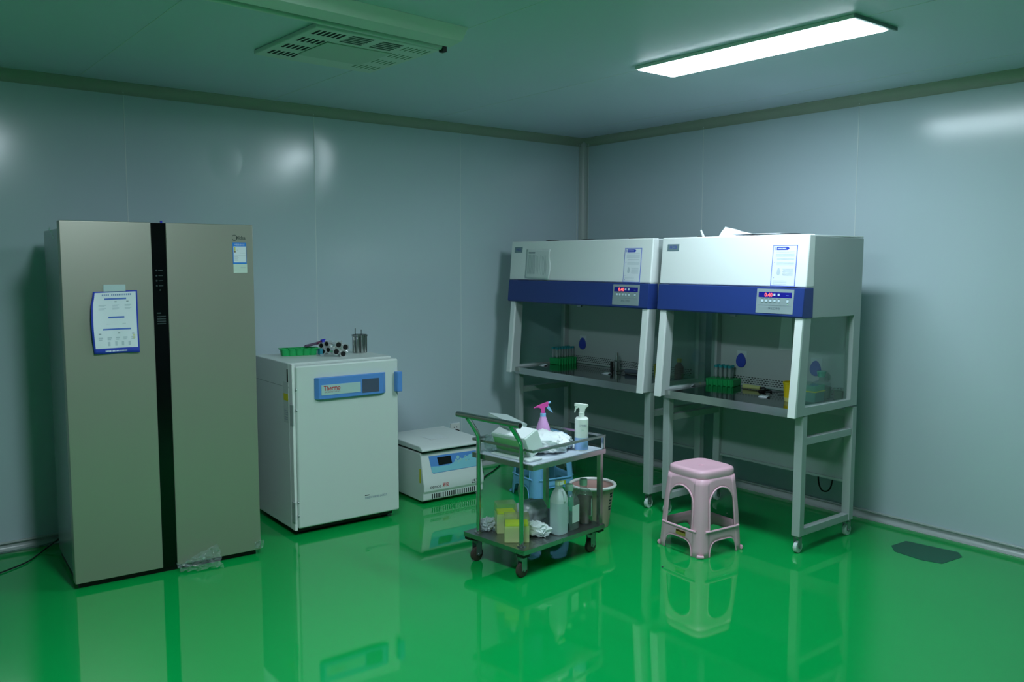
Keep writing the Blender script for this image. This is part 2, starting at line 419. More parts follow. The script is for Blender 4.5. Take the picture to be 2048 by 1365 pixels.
# instruction poster taped on the left door
def poster():
    t = thing('poster', 'blue bordered instruction poster with curled edge taped on the left fridge door', 'poster', (-4.1574, -.8774, 0), -.0573)
    def S(u, v, off=0.):          # u 0..1 left to right, v 0..1 bottom to top
        x = .132+u*.198; z = 1.148+v*.305
        cu = max(0, 1-u*2.2)
        mid = math.sin(PI*min(1, max(0, (v-.02)/.98)))**1.0
        x -= .016*cu*(1 if v < .8 else max(0, (1-v)/.2))*(.4+.6*mid)
        z -= .006*(1-u)*v
        y = -.003-.020*cu*cu*mid-.004*abs(math.sin(5*u+3*v))*(1-v)-.008*(1-v)**3*abs(u-.5)*2
        return (x, y-off, z)
    MB().grid(lambda u, v: S(u, v), 16, 20).build('sheet', inkb_m, t, solid=.0004)
    MB().grid(lambda u, v: S(.04+.925*u, .085+.895*v, .0008), 16, 20).build('white_field', paper_m, t)
    def bar(mb, u0, u1, v0, v1, off=.0015):
        mb.grid(lambda a, b: S(u0+(u1-u0)*a, v0+(v1-v0)*b, off), max(2, int((u1-u0)*12)), 1)
    mb = MB()
    bar(mb, .26, .74, .862, .888); bar(mb, .34, .68, .565, .592); bar(mb, .22, .82, .375, .40)
    mb.build('heading_bars', mat('heading_blue', (86, 118, 200), .6), t)
    mb = MB(); rnd = random.Random(3)
    u = .2
    while u < .84:
        bar(mb, u, u+.028, .925, .952); u += .042 if abs(u-.35) > .03 else .08
    mb.build('title_marks', mat('title_blue', (120, 144, 190), .6), t)
    mb = MB()
    for v in (.80, .75):
        for u in (.15, .42, .70): bar(mb, u, u+.15, v-.03, v-.02); bar(mb, u, u+.12, v-.045, v-.038)
    for u in (.12, .30, .47, .64, .82): bar(mb, u, u+.09, .24, .262); bar(mb, u, u+.07, .215, .232)
    for u in (.3, .45, .6, .75): bar(mb, u, u+.05, .12, .19)
    for u, v in ((.33, .66), (.66, .66)): bar(mb, u-.03, u+.05, v-.19, v-.182)
    mb.build('small_print', inkf_m, t)
    mb = MB()
    for u, v in ((.47, .82), (.74, .82), (.13, .31), (.52, .315), (.84, .30)): bar(mb, u, u+.05, v, v+.017)
    mb.build('icons', inkg_m, t)
    mb = MB()
    for v in (.29, .265, .235): bar(mb, .855, .91, v-.01, v+.004)
    mb.build('yellow_marks', mat('soft_yellow', (206, 208, 150), .6), t)
    mb = MB(); u = .24
    while u < .72: bar(mb, u, u+.022, .028, .05, .0009); u += .03
    mb.build('footer_marks', inkw_m, t)
    MB().box(.178, .277, -.0065, -.004, 1.448, 1.481).build('tape', mat('tape_matte', (186, 204, 208), .5), t)
poster()
# crumpled clear film
def crinkle(name, fn, nu, nv, amp, seed, m, parent=None, freq=9, solid=0., smooth=False):
    rnd = Vector((seed*3.1, seed*1.7, seed*.3))
    def g(u, v):
        p = Vector(fn(u, v)); k = Vector((u*freq, v*freq, 0))+rnd
        d = Vector((noise.noise(k), noise.noise(k+Vector((7, 3, 1))), noise.noise(k+Vector((1, 9, 5)))))
        return p+d*amp
    mb = MB().grid(g, nu, nv)
    return mb.build(name, m, parent, smooth=smooth, solid=solid)
FW = to_world((-4.1574, -.8774), -.0573)
def filmfn(u, v):
    a = .475+u*.20; return FW(a, -.016-.10*(1-v)*(.35+.65*u), .012+v*(.02+.085*u))
def scrap_(o):
    p = bpy.data.objects['refrigerator']; o.parent = p
    o.matrix_parent_inverse = (Matrix.Translation(p.location) @ Matrix.Rotation(p.rotation_euler.z, 4, 'Z')).inverted()
o = crinkle('plastic_film', filmfn, 16, 12, .022, 4, wrap_m)
tag(o, 'crumpled clear plastic film at the foot of the right fridge door', 'film')
def filmfn2(u, v): return FW(.875+u*.05, -.012, .045+v*.04)
o = crinkle('plastic_scrap', filmfn2, 8, 6, .014, 9, wrap_m)
scrap_(o)
def filmfn3(u, v): return FW(-.012-.02*v, .05+u*.05, 1.70+v*.05)
o = crinkle('plastic_scrap', filmfn3, 6, 6, .014, 12, wrap_m)
scrap_(o)
# tubing on the floor at the left
def spline(pts, n=8):
    P = [Vector(p) for p in pts]; out = []
    for i in range(len(P)-1):
        p0 = P[max(i-1, 0)]; p1 = P[i]; p2 = P[i+1]; p3 = P[min(i+2, len(P)-1)]
        for k in range(n):
            t = k/n; out.append(.5*((2*p1)+(-p0+p2)*t+(2*p0-5*p1+4*p2-p3)*t*t+(-p0+3*p1-3*p2+p3)*t**3))
    out.append(P[-1]); return out
dkc = mat('dark_green_cord', (30, 50, 44), .4)
o = MB().tube(spline([(-4.7, -.55, .006), (-4.43, -.40, .006), (-4.28, -.30, .006), (-4.2, -.19, .006), (-4.13, -.14, .03), (-4.08, -.13, .06)]), .004, 8).build('cord', dkc)
tag(o, 'dark cord curving on the floor from the fridge to the left', 'cord')
o = MB().tube(spline([(-4.7, -.08, .008), (-4.45, -.055, .008), (-4.3, -.06, .008), (-4.22, -.09, .02), (-4.15, -.07, .012), (-4.05, -.06, .03)]), .006, 8).build('clear_hose', cable_w)
tag(o, 'clear thin hose lying along the baseboard beside the fridge', 'hose')

# ================================================================== INCUBATOR
def incubator():
    t = thing('incubator', 'white upright laboratory incubator with blue control panel and handle', 'incubator', (-2.9748, -.7663, 0), -.021)
    W_, D = .685, .595
    MB().box(0, W_-.012, .05, D, .035, 1.01).build('cabinet', inc_m, t, bevel=.006)
    MB().box(.0, .018, .0, .05, .035, 1.008).build('hinge_post', white_m, t, bevel=.003)
    d = MB().box(.019, W_, -.012, .046, .045, .998).build('door', inc_m, t, bevel=.012, seg=4)
    for z in (.86, .74, .2, .12): MB().cyl((.017, -.004, z), (.023, -.004, z), .008).build('hinge_screw', zinc_m, t)
    for z in (.655, .085):
        MB().box(-.004, .003, -.012, .03, z, z+.12).build('hinge', trim_m, t, bevel=.001)
    for x in (.06, W_-.06):
        for y in (.08, D-.06): MB().cyl((x, y, 0), (x, y, .035), .022).build('foot', blackp_m, t)
    MB().box(.02, W_-.03, .03, D-.03, .018, .036).build('plinth', blackp_m, t)
    # control panel: trapezoid in plan
    c = MB().prism([(.128, -.012), (.148, -.037), (.565, -.037), (.596, -.012)], .795, .922, 'z').build('control_panel', blue_m, d, bevel=.004); c['label'] = 'blue control panel'
    MB().box(.162, .414, -.0395, -.037, .819, .879).build('name_field', mat('mint_field', (172, 202, 200), .5), c)
    MB().box(.426, .537, -.0385, -.037, .811, .893).build('screen', screen_m, c)
    mb = MB(); put_text(mb, 'Thermo', .040, lambda x, z: (.176+x, -.0402, .846+z), width=.105, bold=True); mb.build('lettering', inkr_m, c)
    mb = MB(); put_text(mb, 'SCIENTIFIC', .012, lambda x, z: (.180+x, -.0402, .832+z), width=.10); mb.build('small_lettering', mat('faint_red', (150, 110, 110), .6), c)
    MB().prism([(.655, -.012), (.655, -.042), (.663, -.05), (.694, -.048), (.694, -.012)], .797, .920, 'z').build('handle', blue_m, d, bevel=.004)['label'] = 'blue handle'
    mb = MB()
    put_text(mb, 'SERIES II WATER JACKET', .019, lambda x, z: (.445+x, -.0127, .152+z), width=.15)
    mb.build('model_lettering', mat('steel_blue_ink', (100, 130, 158), .6), d)
    MB().box(.445, .475, -.0127, -.012, .172, .177).build('model_mark', inkd_m, d)
    # side labels
    def side(name, m, y0, y1, z0, z1): return MB().box(-.0012, 0, y0, y1, z0, z1).build(name, m, t)
    s = side('side_label', mat('side_label_white', (190, 202, 196), .6), .055, .125, .66, .90)
    MB().box(-.0018, -.0011, .058, .122, .79, .83).build('yellow_field', inky_m, s)
    mb = MB()
    for z in (.73, .718, .706, .690, .678): mb.box(-.0018, -.0011, .062, .115, z, z+.004)
    mb.build('small_print', inkg_m, s)
    MB().box(-.0015, 0, .056, .07, .90, .975).build('switch_slot', darkgap_m, t)
    MB().box(-.0008, 0, .05, D-.01, .869, .871).build('panel_joint', mat('joint_grey', (120, 134, 130), .6), t)
    return t
incubator()
IW = to_world((-2.9748, -.7663), -.021)
IZ = 1.0105
# green tube rack (scalloped)
def scallop_rack(loc, rz, n, r, h, label, m=greenp_m):
    t = thing('tube_rack', label, 'rack', loc, rz)
    L = n*2*r*.95
    pts = []
    for side in (-1, 1):
        seq = range(n) if side < 0 else range(n-1, -1, -1)
        for i in seq:
            cx = (i-(n-1)/2)*2*r*.95
            for k in range(7):
                a = PI*(1+k/6) if side < 0 else PI*(k/6)
                pts.append((cx+r*.95*math.cos(a)*.98, side*r*1.5+r*.35*math.sin(a)))
    mb = MB(); nn = len(pts)
    def ring_at(s, z): return [(x*s, y*s, z) for x, y in pts]
    rings = [ring_at(.93, 0), ring_at(.98, h*.85), ring_at(1.06, h*.86), ring_at(1.06, h), ring_at(.90, h), ring_at(.88, h*.25)]
    vs = sum(rings, []); fs = []
    for j in range(len(rings)-1):
        for i in range(nn): fs.append((j*nn+i, j*nn+(i+1) % nn, (j+1)*nn+(i+1) % nn, (j+1)*nn+i))
    fs.append(tuple(range(nn))[::-1]); fs.append(tuple((len(rings)-1)*nn+i for i in range(nn)))
    mb.add(vs, fs); mb.build('body', m, t, angle=40)
    return t
p = IW(.228, .43, IZ); scallop_rack(p, -.25, 5, .0235, .045, 'low scalloped green rack on top of the incubator')
# tube with blue cap leaning on the rack
def capped_tube(name, label, p0, p1, r, mbody, mcap, caplen=.02, capr=1.35, group=None, cat='tube', liquid=None):
    p0 = Vector(p0); p1 = Vector(p1); d = (p1-p0).normalized(); o = p0
    t = thing(name, label, cat, tuple(p0), 0, group)
    a = Vector((0, 0, 0)); b = p1-p0
    MB().cyl(a+d*r*1.2, b-d*caplen*.8, r, n=12).cyl(a, a+d*r*1.2, r*.25, r, n=12).build('barrel', mbody, t)
    MB().cyl(b-d*caplen, b, r*capr, n=14).build('cap', mcap, t, bevel=.001)
    if liquid: MB().cyl(b-d*caplen*2.2, b-d*caplen*1.05, r*1.03, n=12).build('liquid', liquid, t)
    return t
capped_tube('sample_tube', 'clear tube with round blue cap lying across the green rack on the incubator', IW(.26, .42, IZ+.052), IW(.405, .42, IZ+.078), .0085, film('violet_tube', (200, 190, 205), .06, .55, (120, 96, 120)), royal_m, .028, 2.0, liquid=purple_m)
o = MB().box(-.01, .01, -.02, .02, 0, .04).build('blue_vial', mat('teal_vial', (60, 150, 170), .4), None, bevel=.004); o.location = IW(.345, .37, IZ)
tag(o, 'small teal vial standing at the right end of the green rack', 'vial')
# chrome swing rotor pieces
def bucket(loc, rot, label, s=1.0):
    t = thing('rotor_bucket', label, 'rotor bucket', loc)
    t.rotation_euler = rot
    r = .019*s; L_ = .05*s
    for i, (a, b) in enumerate(((-1, -1), (1, -1), (1, 1), (-1, 1))):
        c = (a*r*1.05, 0, b*r*1.0)
        prof = [(r*.70, 0), (r, .002), (r, L_), (r*.74, L_), (r*.72, .01)]
        mb = MB().lathe(prof, (0, 0, 0), 20); mb.xf(Matrix.Translation(c) @ Matrix.Rotation(PI/2, 4, 'X')); mb.build('sleeve', chrome_m, t)
        MB().cyl((c[0], -L_*.9, c[2]), (c[0], -L_*.97, c[2]), r*.71, n=20).build('bore', darkgap_m, t)
    MB().box(-r*.8, r*.8, -L_*.8, 0, -r*.8, r*.8).build('web', chrome_m, t, bevel=.003)
    MB().cyl((0, -L_*.4, r*1.2), (0, -L_*.4, r*2.5), .004*s).cyl((-r*2.6, -L_*.4, 0), (r*2.6, -L_*.4, 0), .005*s).build('trunnion', chrome_m, t)
    return t
bucket(IW(.402, .235, IZ+.046), (0, .35, -.15), 'polished rotor bucket with open bores facing front on the incubator', 1.15)
bucket(IW(.405, .37, IZ+.045), (.0, -.3, -1.0), 'polished rotor bucket lying behind the front one on the incubator', 1.0)
# steel sleeves standing together
st = []
for i in range(9):
    a = 2*PI*i/8; rr = .036 if i < 8 else 0
    q = IW(.60+rr*math.cos(a), .33+rr*math.sin(a)*1.0, IZ)
    o = MB().lathe([(.0095, 0), (.0125, .003), (.0135, .105), (.0165, .107), (.0165, .117), (.0125, .117), (.0115, .03)], (0, 0, 0), 18).build('steel_sleeve', steel_m)
    o.location = q; st.append(o)
    tag(o, 'tall steel sleeve in the standing cluster at the right of the incubator top', 'sleeve', 'steel sleeves on the incubator')
for k, (u, v, hh) in enumerate(((.585, .36, .155), (.612, .33, .148))):
    q = IW(u, v, IZ)
    o = MB().cyl((0, 0, 0), (0, 0, hh), .0028, n=8).build('steel_rod', steel_m); o.location = q
    tag(o, ('left' if k == 0 else 'right')+' of the two thin steel rods rising from the sleeve cluster', 'rod')
o = MB().box(-.012, .012, -.006, .006, 0, .012).build('plastic_piece', mat('clear_cap_grey', (180, 205, 210), .3), None, bevel=.003); o.location = IW(.325, .30, IZ)
tag(o, 'tiny pale piece lying before the rotor buckets on the incubator', 'piece')

# ================================================================== CENTRIFUGE
def centrifuge():
    t = thing('centrifuge', 'white benchtop centrifuge on the floor with blue display panel', 'centrifuge', (-2.038, -.67, 0), -.031)
    W_, D = .478, .52
    # body profile in (y,z): slanted front, undercut near the bottom
    prof = [(.025, .016), (.0, .026), (.0, .075), (-.012, .085), (-.012, .13), (.0, .155), (.03, .318), (.04, .338), (D, .338), (D, .018)]
    MB().prism(prof, 0, W_, 'x').build('body', cream_m, t, bevel=.01, seg=3)
    MB().box(.012, W_-.012, .03, D-.01, .336, .352).build('gasket', blackp_m, t)
    pts = [(-.002, .352), (-.002, .366), (.03, .385), (D+.0, .392), (D, .352)]
    MB().prism(pts, -.008, W_+.008, 'x').build('lid', cream_m, t, bevel=.012, seg=4)
    MB().box(.16, .30, .16, .30, .388, .3905).build('lid_sheet', paper2_m, t)
    for x in (.05, W_-.05):
        for y in (.06, D-.06): MB().cyl((x, y, 0), (x, y, .02), .02).build('foot', blackp_m, t)
    # slanted control foil: plane from (y=0,z=.155) to (y=.03,z=.318)
    def S(x, z, off): return (x, (z-.155)/(.318-.155)*.03-off-.0002, z)
    def quad(mb, pts, off): return mb.add([S(x, z, off) for x, z in pts], [tuple(range(len(pts)))])
    p = quad(MB(), [(.058, .312), (.435, .305), (.437, .200), (.085, .197), (.074, .205)], .001).build('control_panel', blue_m, t); p['label'] = 'blue and mint control foil'
    quad(MB(), [(.074, .207), (.089, .2), (.433, .2025), (.432, .292), (.38, .286), (.335, .268), (.30, .262), (.262, .258), (.24, .244), (.20, .238), (.14, .238), (.07, .245)], .0016).build('wave_field', mat('mint_blue', (130, 196, 214), .5), p)
    quad(MB(), [(.122, .297), (.228, .297), (.235, .246), (.130, .246)], .0026).build('display', black_m, p)
    for k, (x, z, r) in enumerate(((.285, .278, .012), (.305, .262, .009), (.268, .262, .009), (.287, .250, .009), (.345, .275, .009), (.348, .252, .009))):
        quad(MB(), [(x+r*math.cos(a), z+r*math.sin(a)) for a in [2*PI*i/12 for i in range(12)]], .0024).build('key', mat('key_mint', (150, 200, 205), .5) if k == 0 else MATS['key_mint'], p)
    mb = MB()
    for x, z in ((.342, .276), (.345, .253), (.284, .279)): put_text(mb, 'o', .012, lambda a, b, x=x, z=z: S(x+a-.002, z+b-.004, .0028))
    for x, z in ((.36, .275), (.363, .252)): quad(mb, [(x, z), (x+.012, z), (x+.012, z+.002), (x, z+.002)], .0026)
    mb.build('key_marks', inkd_m, p)
    # yellow stripe on the side
    MB().box(-.0015, 0, .03, .045, .14, .235).build('side_sticker', inky_m, t)
    fr = lambda x0, z0: (lambda x, z: (x0+x, -.0127 if z0+z < .13 else -.0127+(z0+z-.13)*.45, z0+z))
    # lettering sits on the lower flat front
    mb = MB(); put_text(mb, 'cence', .034, lambda x, z: (.045+x, -.0128, .103+z), width=.085); put_text(mb, 'L530', .036, lambda x, z: (.372+x, -.0128, .093+z), width=.07, bold=True)
    mb.build('lettering', inkd_m, t)
    mb = MB(); put_text(mb, '湘仪', .030, lambda x, z: (.142+x, -.0128, .105+z), width=.05, bold=True); mb.build('red_lettering', inkr_m, t)
    for i in range(21):
        x = .066+i*.0168
        o = MB().box(x, x+.008, -.0004, .002, .032, .064).build('vent_slot', darkgap_m, t)
    return t
centrifuge()
# wall socket with plug
t = thing('wall_socket', 'white square wall socket with a black plug above the centrifuge', 'socket', (-1.325, -.0, .32), 0)
MB().box(-.043, .043, -.012, 0, -.043, .043).build('plate', white_m, t, bevel=.003)
mb = MB()
for x, z in ((-.012, .012), (.012, .012)): mb.box(x-.003, x+.003, -.0128, -.0119, z-.004, z+.004)
mb.build('socket_holes', darkgap_m, t)
tp = MB().lathe([(.0, 0), (.019, 0), (.017, .03), (.006, .045), (0, .045)], (0, 0, 0), 18).xf(Matrix.Translation((.004, -.013, -.02)) @ Matrix.Rotation(PI/2, 4, 'X')).build('power_plug', blackp_m)
pl_ = thing('power_lead', 'black plug in the wall socket with cord running down behind the centrifuge', 'cord', (-1.325, 0, .32))
tp.parent = pl_
sub_ = (MB().tube(spline([(-1.322, -.055, .298), (-1.32, -.075, .2), (-1.32, -.06, .05), (-1.28, -.12, .006), (-1.2, -.2, .006), (-1.42, -.30, .006), (-1.50, -.38, .008)]), .0042, 8).xf(Matrix.Translation((1.325, 0, -.32))).build('cable', rubk_m, pl_))
tag(MB().tube(spline([(-1.56, -.5, .012), (-1.40, -.44, .006), (-1.28, -.33, .006), (-1.14, -.24, .006), (-.98, -.12, .006)]), .0045, 8).build('floor_cable', rubk_m), 'black cord on the floor between the centrifuge and the left hood', 'cord')

# ================================================================== CLEAN BENCHES
def bench(y_left, W_, label, logo, notice_u, ctrl_u, XO=.05):
    """local x runs along -Y (left to right in the picture), local y runs toward the wall"""
    t = thing('clean_bench', label, 'clean bench', (-.936, y_left, 0), -PI/2)
    T = .045
    fy = lambda z: -.085*(1.743-z)/.973          # slanted front of the side frames
    # upper housing
    MB().prism([(.052, 1.735), (.080, 1.30), (.52, 1.30), (.535, 1.735)], XO+T+.001, W_-T-.001, 'x').build('housing', hoodside_m, t)
    top = MB().box(XO*.5, W_-.002, .05, .538, 1.732, 1.739).build('top_plate', hood_m, t, bevel=.002)
    MB().prism([(.0, 1.743), (fy(1.458), 1.458), (.055, 1.458), (.055, 1.743)], XO*.4, W_+.0018, 'x').build('front_panel', hood_m, t, bevel=.009, seg=3)
    fa = MB().prism([(fy(1.456)-.014, 1.456), (fy(1.30)-.014, 1.305), (fy(1.30)-.008, 1.296), (.045, 1.296), (.045, 1.456)], XO*.6, W_+.004, 'x').build('fascia', navy_m, t, bevel=.003); fa['label'] = 'navy blue fascia'
    # side frames with glass
    outer = [(fy(1.735)+.006, 1.735), (fy(.765)+.004, .765), (.528, .775), (.538, 1.728)]
    inner = [(.036, 1.292), (.004, .812), (.460, .812), (.466, 1.292)]
    for k, x0 in enumerate((XO, W_-T)):
        sf = MB().ring(outer, inner, x0, x0+T, 'x').build('side_frame', hoodside_m, t, bevel=.003)
        gx = x0+T-.03 if k else x0+.025
        MB().prism([(.030, 1.297), (-.001, .807), (.465, .807), (.471, 1.297)], gx, gx+.005, 'x').build('glass_pane', glass_m, sf)
        MB().prism([(fy(1.296)-.004, 1.296), (fy(.762)-.004, .762), (fy(.762)+.012, .762), (fy(1.296)+.012, 1.296)], x0-.001, x0+T+.001, 'x').build('front_strip', hood_m, sf, bevel=.002)
    # interior back and perforated foot of the back panel
    bp = MB().box(XO+T+.0005, W_-T-.0005, .505, .52, .803, 1.299).build('back_panel', mat('interior_grey', (176, 188, 186), .45) if 'interior_grey' not in MATS else MATS['interior_grey'], t)
    mb = MB(); n = int((W_-XO-.16)/.022)
    for r in range(4):
        for i in range(n):
            x = XO+.08+i*.022+(.011 if r % 2 else 0)
            mb.box(x, x+.014, .5042, .5051, .818+r*.0125, .8225+r*.0125)
    o = mb.build('vent_slots', darkgap_m, bp); o['kind'] = 'stuff'
    # work tray
    tr = MB().box(XO+T+.001, W_-T-.001, -.036, .504, .794, .80).build('work_tray', tray_m, t)
    MB().box(XO+T+.001, W_-T-.001, -.040, -.0365, .752, .80).build('tray_lip', steel_m, t)
    # stand
    legz = .115
    LW, LD = .055, .042
    legs = []
    for x0 in (XO, W_-LW):
        for y0 in (.0, .50):
            legs.append(MB().box(x0+.002, x0+LW-.002, y0-.004, y0+LD-.004, legz-.02, .763).build('leg', hoodside_m, t, bevel=.003))
    for x0 in (XO+.006, W_-LW+.008):
        for z0 in (.60, .095): MB().box(x0, x0+.04, LD-.003, .495, z0, z0+.04).build('crossbar', hoodside_m, t, bevel=.002)
    MB().box(XO+LW-.001, W_-LW+.001, .505, .535, .70, .74).build('crossbar', hoodside_m, t, bevel=.002)
    MB().box(XO+LW-.001, W_-LW+.001, .52, .526, .315, .70).box(XO+LW-.001, W_-LW+.001, .508, .526, .312, .326).build('modesty_panel', mat('modesty_grey', (150, 166, 164), .5) if 'modesty_grey' not in MATS else MATS['modesty_grey'], t)
    # casters
    for x0, dx in ((XO+.0275, -.0), (W_-.0275, 0)):
        for y0 in (.018, .515):
            c = MB().cyl((x0, y0, .085), (x0, y0, .096), .016).box(x0-.016, x0-.013, y0-.012, y0+.02, .03, .087).box(x0+.013, x0+.016, y0-.012, y0+.02, .03, .087).box(x0-.016, x0+.016, y0-.012, y0+.012, .082, .087).build('caster', zinc_m, t, bevel=.001)
            MB().cyl((x0-.011, y0+.004, .032), (x0+.011, y0+.004, .032), .032, n=24).build('wheel', wwheel_m, c, bevel=.003)
            MB().cyl((x0-.02, y0+.004, .032), (x0+.02, y0+.004, .032), .008, n=12).build('axle', zinc_m, c)
    # control panel on the fascia: slanted plane helper
    def S(x, z, off=0.): return (x, fy(z)-.014-off, z)
    def slab(mb, x0, x1, z0, z1, o0, o1):
        return mb.hexa([S(x0, z0, o0), S(x1, z0, o0), S(x1, z1, o0), S(x0, z1, o0)], [S(x0, z0, o1), S(x1, z0, o1), S(x1, z1, o1), S(x0, z1, o1)])
    u = ctrl_u
    cp = slab(MB(), u, u+.235, 1.314, 1.447, 0, .0025).build('control_panel', panel_grey_m, fa if False else t, bevel=.001); cp['label'] = 'grey control panel'
    dsp = slab(MB(), u+.013, u+.222, 1.401, 1.430, .0025, .0032).build('display_field', mat('display_navy', (24, 24, 140), .4) if 'display_navy' not in MATS else MATS['display_navy'], cp)
    mb = MB(); put_text(mb, '0.40', .028, lambda x, z: S(u+.052+x, 1.4055+z, .0042), width=.05, bold=True); mb.build('digits', led_m, cp)
    bt = mat('button_white', (196, 214, 226), .5) if 'button_white' not in MATS else MATS['button_white']
    for x, z in ((.115, 1.416), (.142, 1.416), (.040, 1.382), (.066, 1.382), (.092, 1.382), (.119, 1.382), (.146, 1.382), (.200, 1.382)):
        slab(MB(), u+x-.0065, u+x+.0065, z-.0065, z+.0065, .003, .0052).build('button', bt, cp, bevel=.001)
    mb = MB()
    for x in (.040, .066, .092, .119, .146, .200): slab(mb, u+x-.008, u+x+.008, 1.3925, 1.3945, .0025, .003)
    slab(mb, u+.012, u+.222, 1.3575, 1.3583, .0025, .003)
    put_text(mb, '净化工作台', .0155, lambda x, z: S(u+.078+x, 1.336+z, .003), width=.078)
    mb.build('lettering', mat('panel_lettering', (84, 100, 110), .6) if 'panel_lettering' not in MATS else MATS['panel_lettering'], cp)
    mb = MB(); slab(mb, u+.188, u+.204, 1.412, 1.4145, .0033, .0036); mb.build('display_mark', sky_m, cp)
    slab(MB(), u+.1985, u+.2015, 1.364, 1.367, .0025, .004).build('indicator', mat('indicator_green', (150, 230, 120), .4) if 'indicator_green' not in MATS else MATS['indicator_green'], cp)
    # name plate
    def P(x, z, off=0.): return (x, fy(z)-off, z)
    def pslab(mb, x0, x1, z0, z1, o0, o1):
        return mb.hexa([P(x0, z0, o0), P(x1, z0, o0), P(x1, z1, o0), P(x0, z1, o0)], [P(x0, z0, o1), P(x1, z0, o1), P(x1, z1, o1), P(x0, z1, o1)])
    lp = pslab(MB(), logo, logo+.092, 1.660, 1.702, 0, .002).build('name_plate', mat('plate_grey', (128, 150, 158), .35, metal=.3) if 'plate_grey' not in MATS else MATS['plate_grey'], t, bevel=.001)
    mb = MB(); put_text(mb, 'HCB', .026, lambda x, z: P(logo+.018+x, 1.674+z, .0025), width=.056, bold=True); mb.build('lettering', mat('plate_violet', (84, 96, 180), .5) if 'plate_violet' not in MATS else MATS['plate_violet'], lp)
    # top fittings (exhaust rings)
    for uu in (W_*.22, W_*.48, W_*.80):
        MB().lathe([(.055, 0), (.055, .010), (.035, .014), (.0, .014)], (uu, .16, 1.739), 24).build('top_ring', blackp_m, t)
    # small clip under the fascia
    MB().box(W_*.52, W_*.52+.04, .0, .012, 1.278, 1.295).build('sash_clip', zinc_m, t, bevel=.002)
    # socket flap on the back panel
    return t, P, pslab
def flap(parent_name, label, y, z, x=-.4315, s=1.0):
    t = thing('socket_flap', label, 'socket cover', (x, y, z), -PI/2)
    MB().box(-.036*s, .040*s, 0, .004, .0, .090*s).build('back_plate', mat('flap_plate', (196, 208, 210), .4) if 'flap_plate' not in MATS else MATS['flap_plate'], t, bevel=.002)
    pts = [(.034*s*math.sin(a)*(1.0 if math.cos(a) < 0 else .8), .0+.045*s*-math.cos(a)+.03) for a in [2*PI*i/24 for i in range(24)]]
    pts = []
    for i in range(24):
        a = 2*PI*i/24; pts.append((.036*s*math.sin(a)*(1-.22*math.cos(a)), .028+.046*s*math.cos(a)))
    MB().prism(pts, -.010, 0, 'y').build('cover', mat('flap_blue', (52, 72, 176), .4) if 'flap_blue' not in MATS else MATS['flap_blue'], t, bevel=.003)
    return t
YL2, W2 = -1.700, 1.048
YL1, W1 = -.180, 1.465
b2, P2, ps2 = bench(YL2, W2, 'narrower clean bench nearer the camera, behind the pink stool, white and navy', .068, .826, .757)
b1, P1, ps1 = bench(YL1, W1, 'wider clean bench in the room corner with a plain paper list taped on it', .076, 1.223, 1.158, .078)

# notices on the hood fronts
fyh = lambda z: -.085*(1.743-z)/.973
def notice(label, yl, u0, w_, z0, z1):
    t = thing('notice', label, 'notice', (-.936, yl, 0), -PI/2)
    def S(u, v, off): z = z0+(z1-z0)*v; return (u0+w_*u, fyh(z)-off, z)
    def quad(mb, a, b, c, d, o0): return mb.add([S(a, c, o0), S(b, c, o0), S(b, d, o0), S(a, d, o0)], [(0, 1, 2, 3)])
    MB().hexa([S(0, 0, .0003), S(1, 0, .0003), S(1, 1, .0003), S(0, 1, .0003)], [S(0, 0, .0015), S(1, 0, .0015), S(1, 1, .0015), S(0, 1, .0015)]).build('sheet', mat('notice_border', (104, 124, 210), .5) if 'notice_border' not in MATS else MATS['notice_border'], t)
    quad(MB(), .03, .97, .02, .98, .0018).build('white_field', paper_m, t)
    mb = MB(); mb.add([S(a, b, .0022) for a, b in ((.16, .88), (.62, .88), (.68, .92), (.62, .96), (.16, .96))], [(0, 1, 2, 3, 4)]); quad(mb, .07, .085, .88, .96, .0022); quad(mb, .11, .125, .88, .96, .0022)
    mb.build('heading_bar', inkb_m, t)
    mb = MB(); u = .2
    while u < .55: quad(mb, u, u+.025, .905, .93, .0026); u += .035
    mb.build('heading_marks', inkw_m, t)
    mb = MB(); rnd = random.Random(5)
    for v in (.83, .78, .76, .74, .72, .665, .65, .57, .55, .52): quad(mb, .14 if v > .7 else .2, .9, v, v+.008, .0022)
    for v in (.13, .10, .05): quad(mb, .1, .66, v, v+.008, .0022)
    for i in range(9):
        v = .42-i*.02; quad(mb, .45+.02*(i % 3), .88, v, v+.007, .0022)
    pts = [(.30+.06*math.cos(a)*(1 if math.sin(a) > 0 else 1.4), .36+.09*math.sin(a)) for a in [2*PI*i/14 for i in range(14)]]
    mb.add([S(a, b, .0022) for a, b in pts], [tuple(range(14))])
    mb.build('small_print', inkf_m, t)
    mb = MB()
    for v in (.57, .2, .07): quad(mb, .10, .13, v, v+.012, .0022)
    mb.build('bullets', inkb_m, t)
    return t
notice('blue bordered notice on the white front of the right clean bench', YL2, .828, .154, 1.462, 1.686)
notice('blue bordered notice on the front of the left clean bench', YL1, 1.226, .150, 1.461, 1.682)
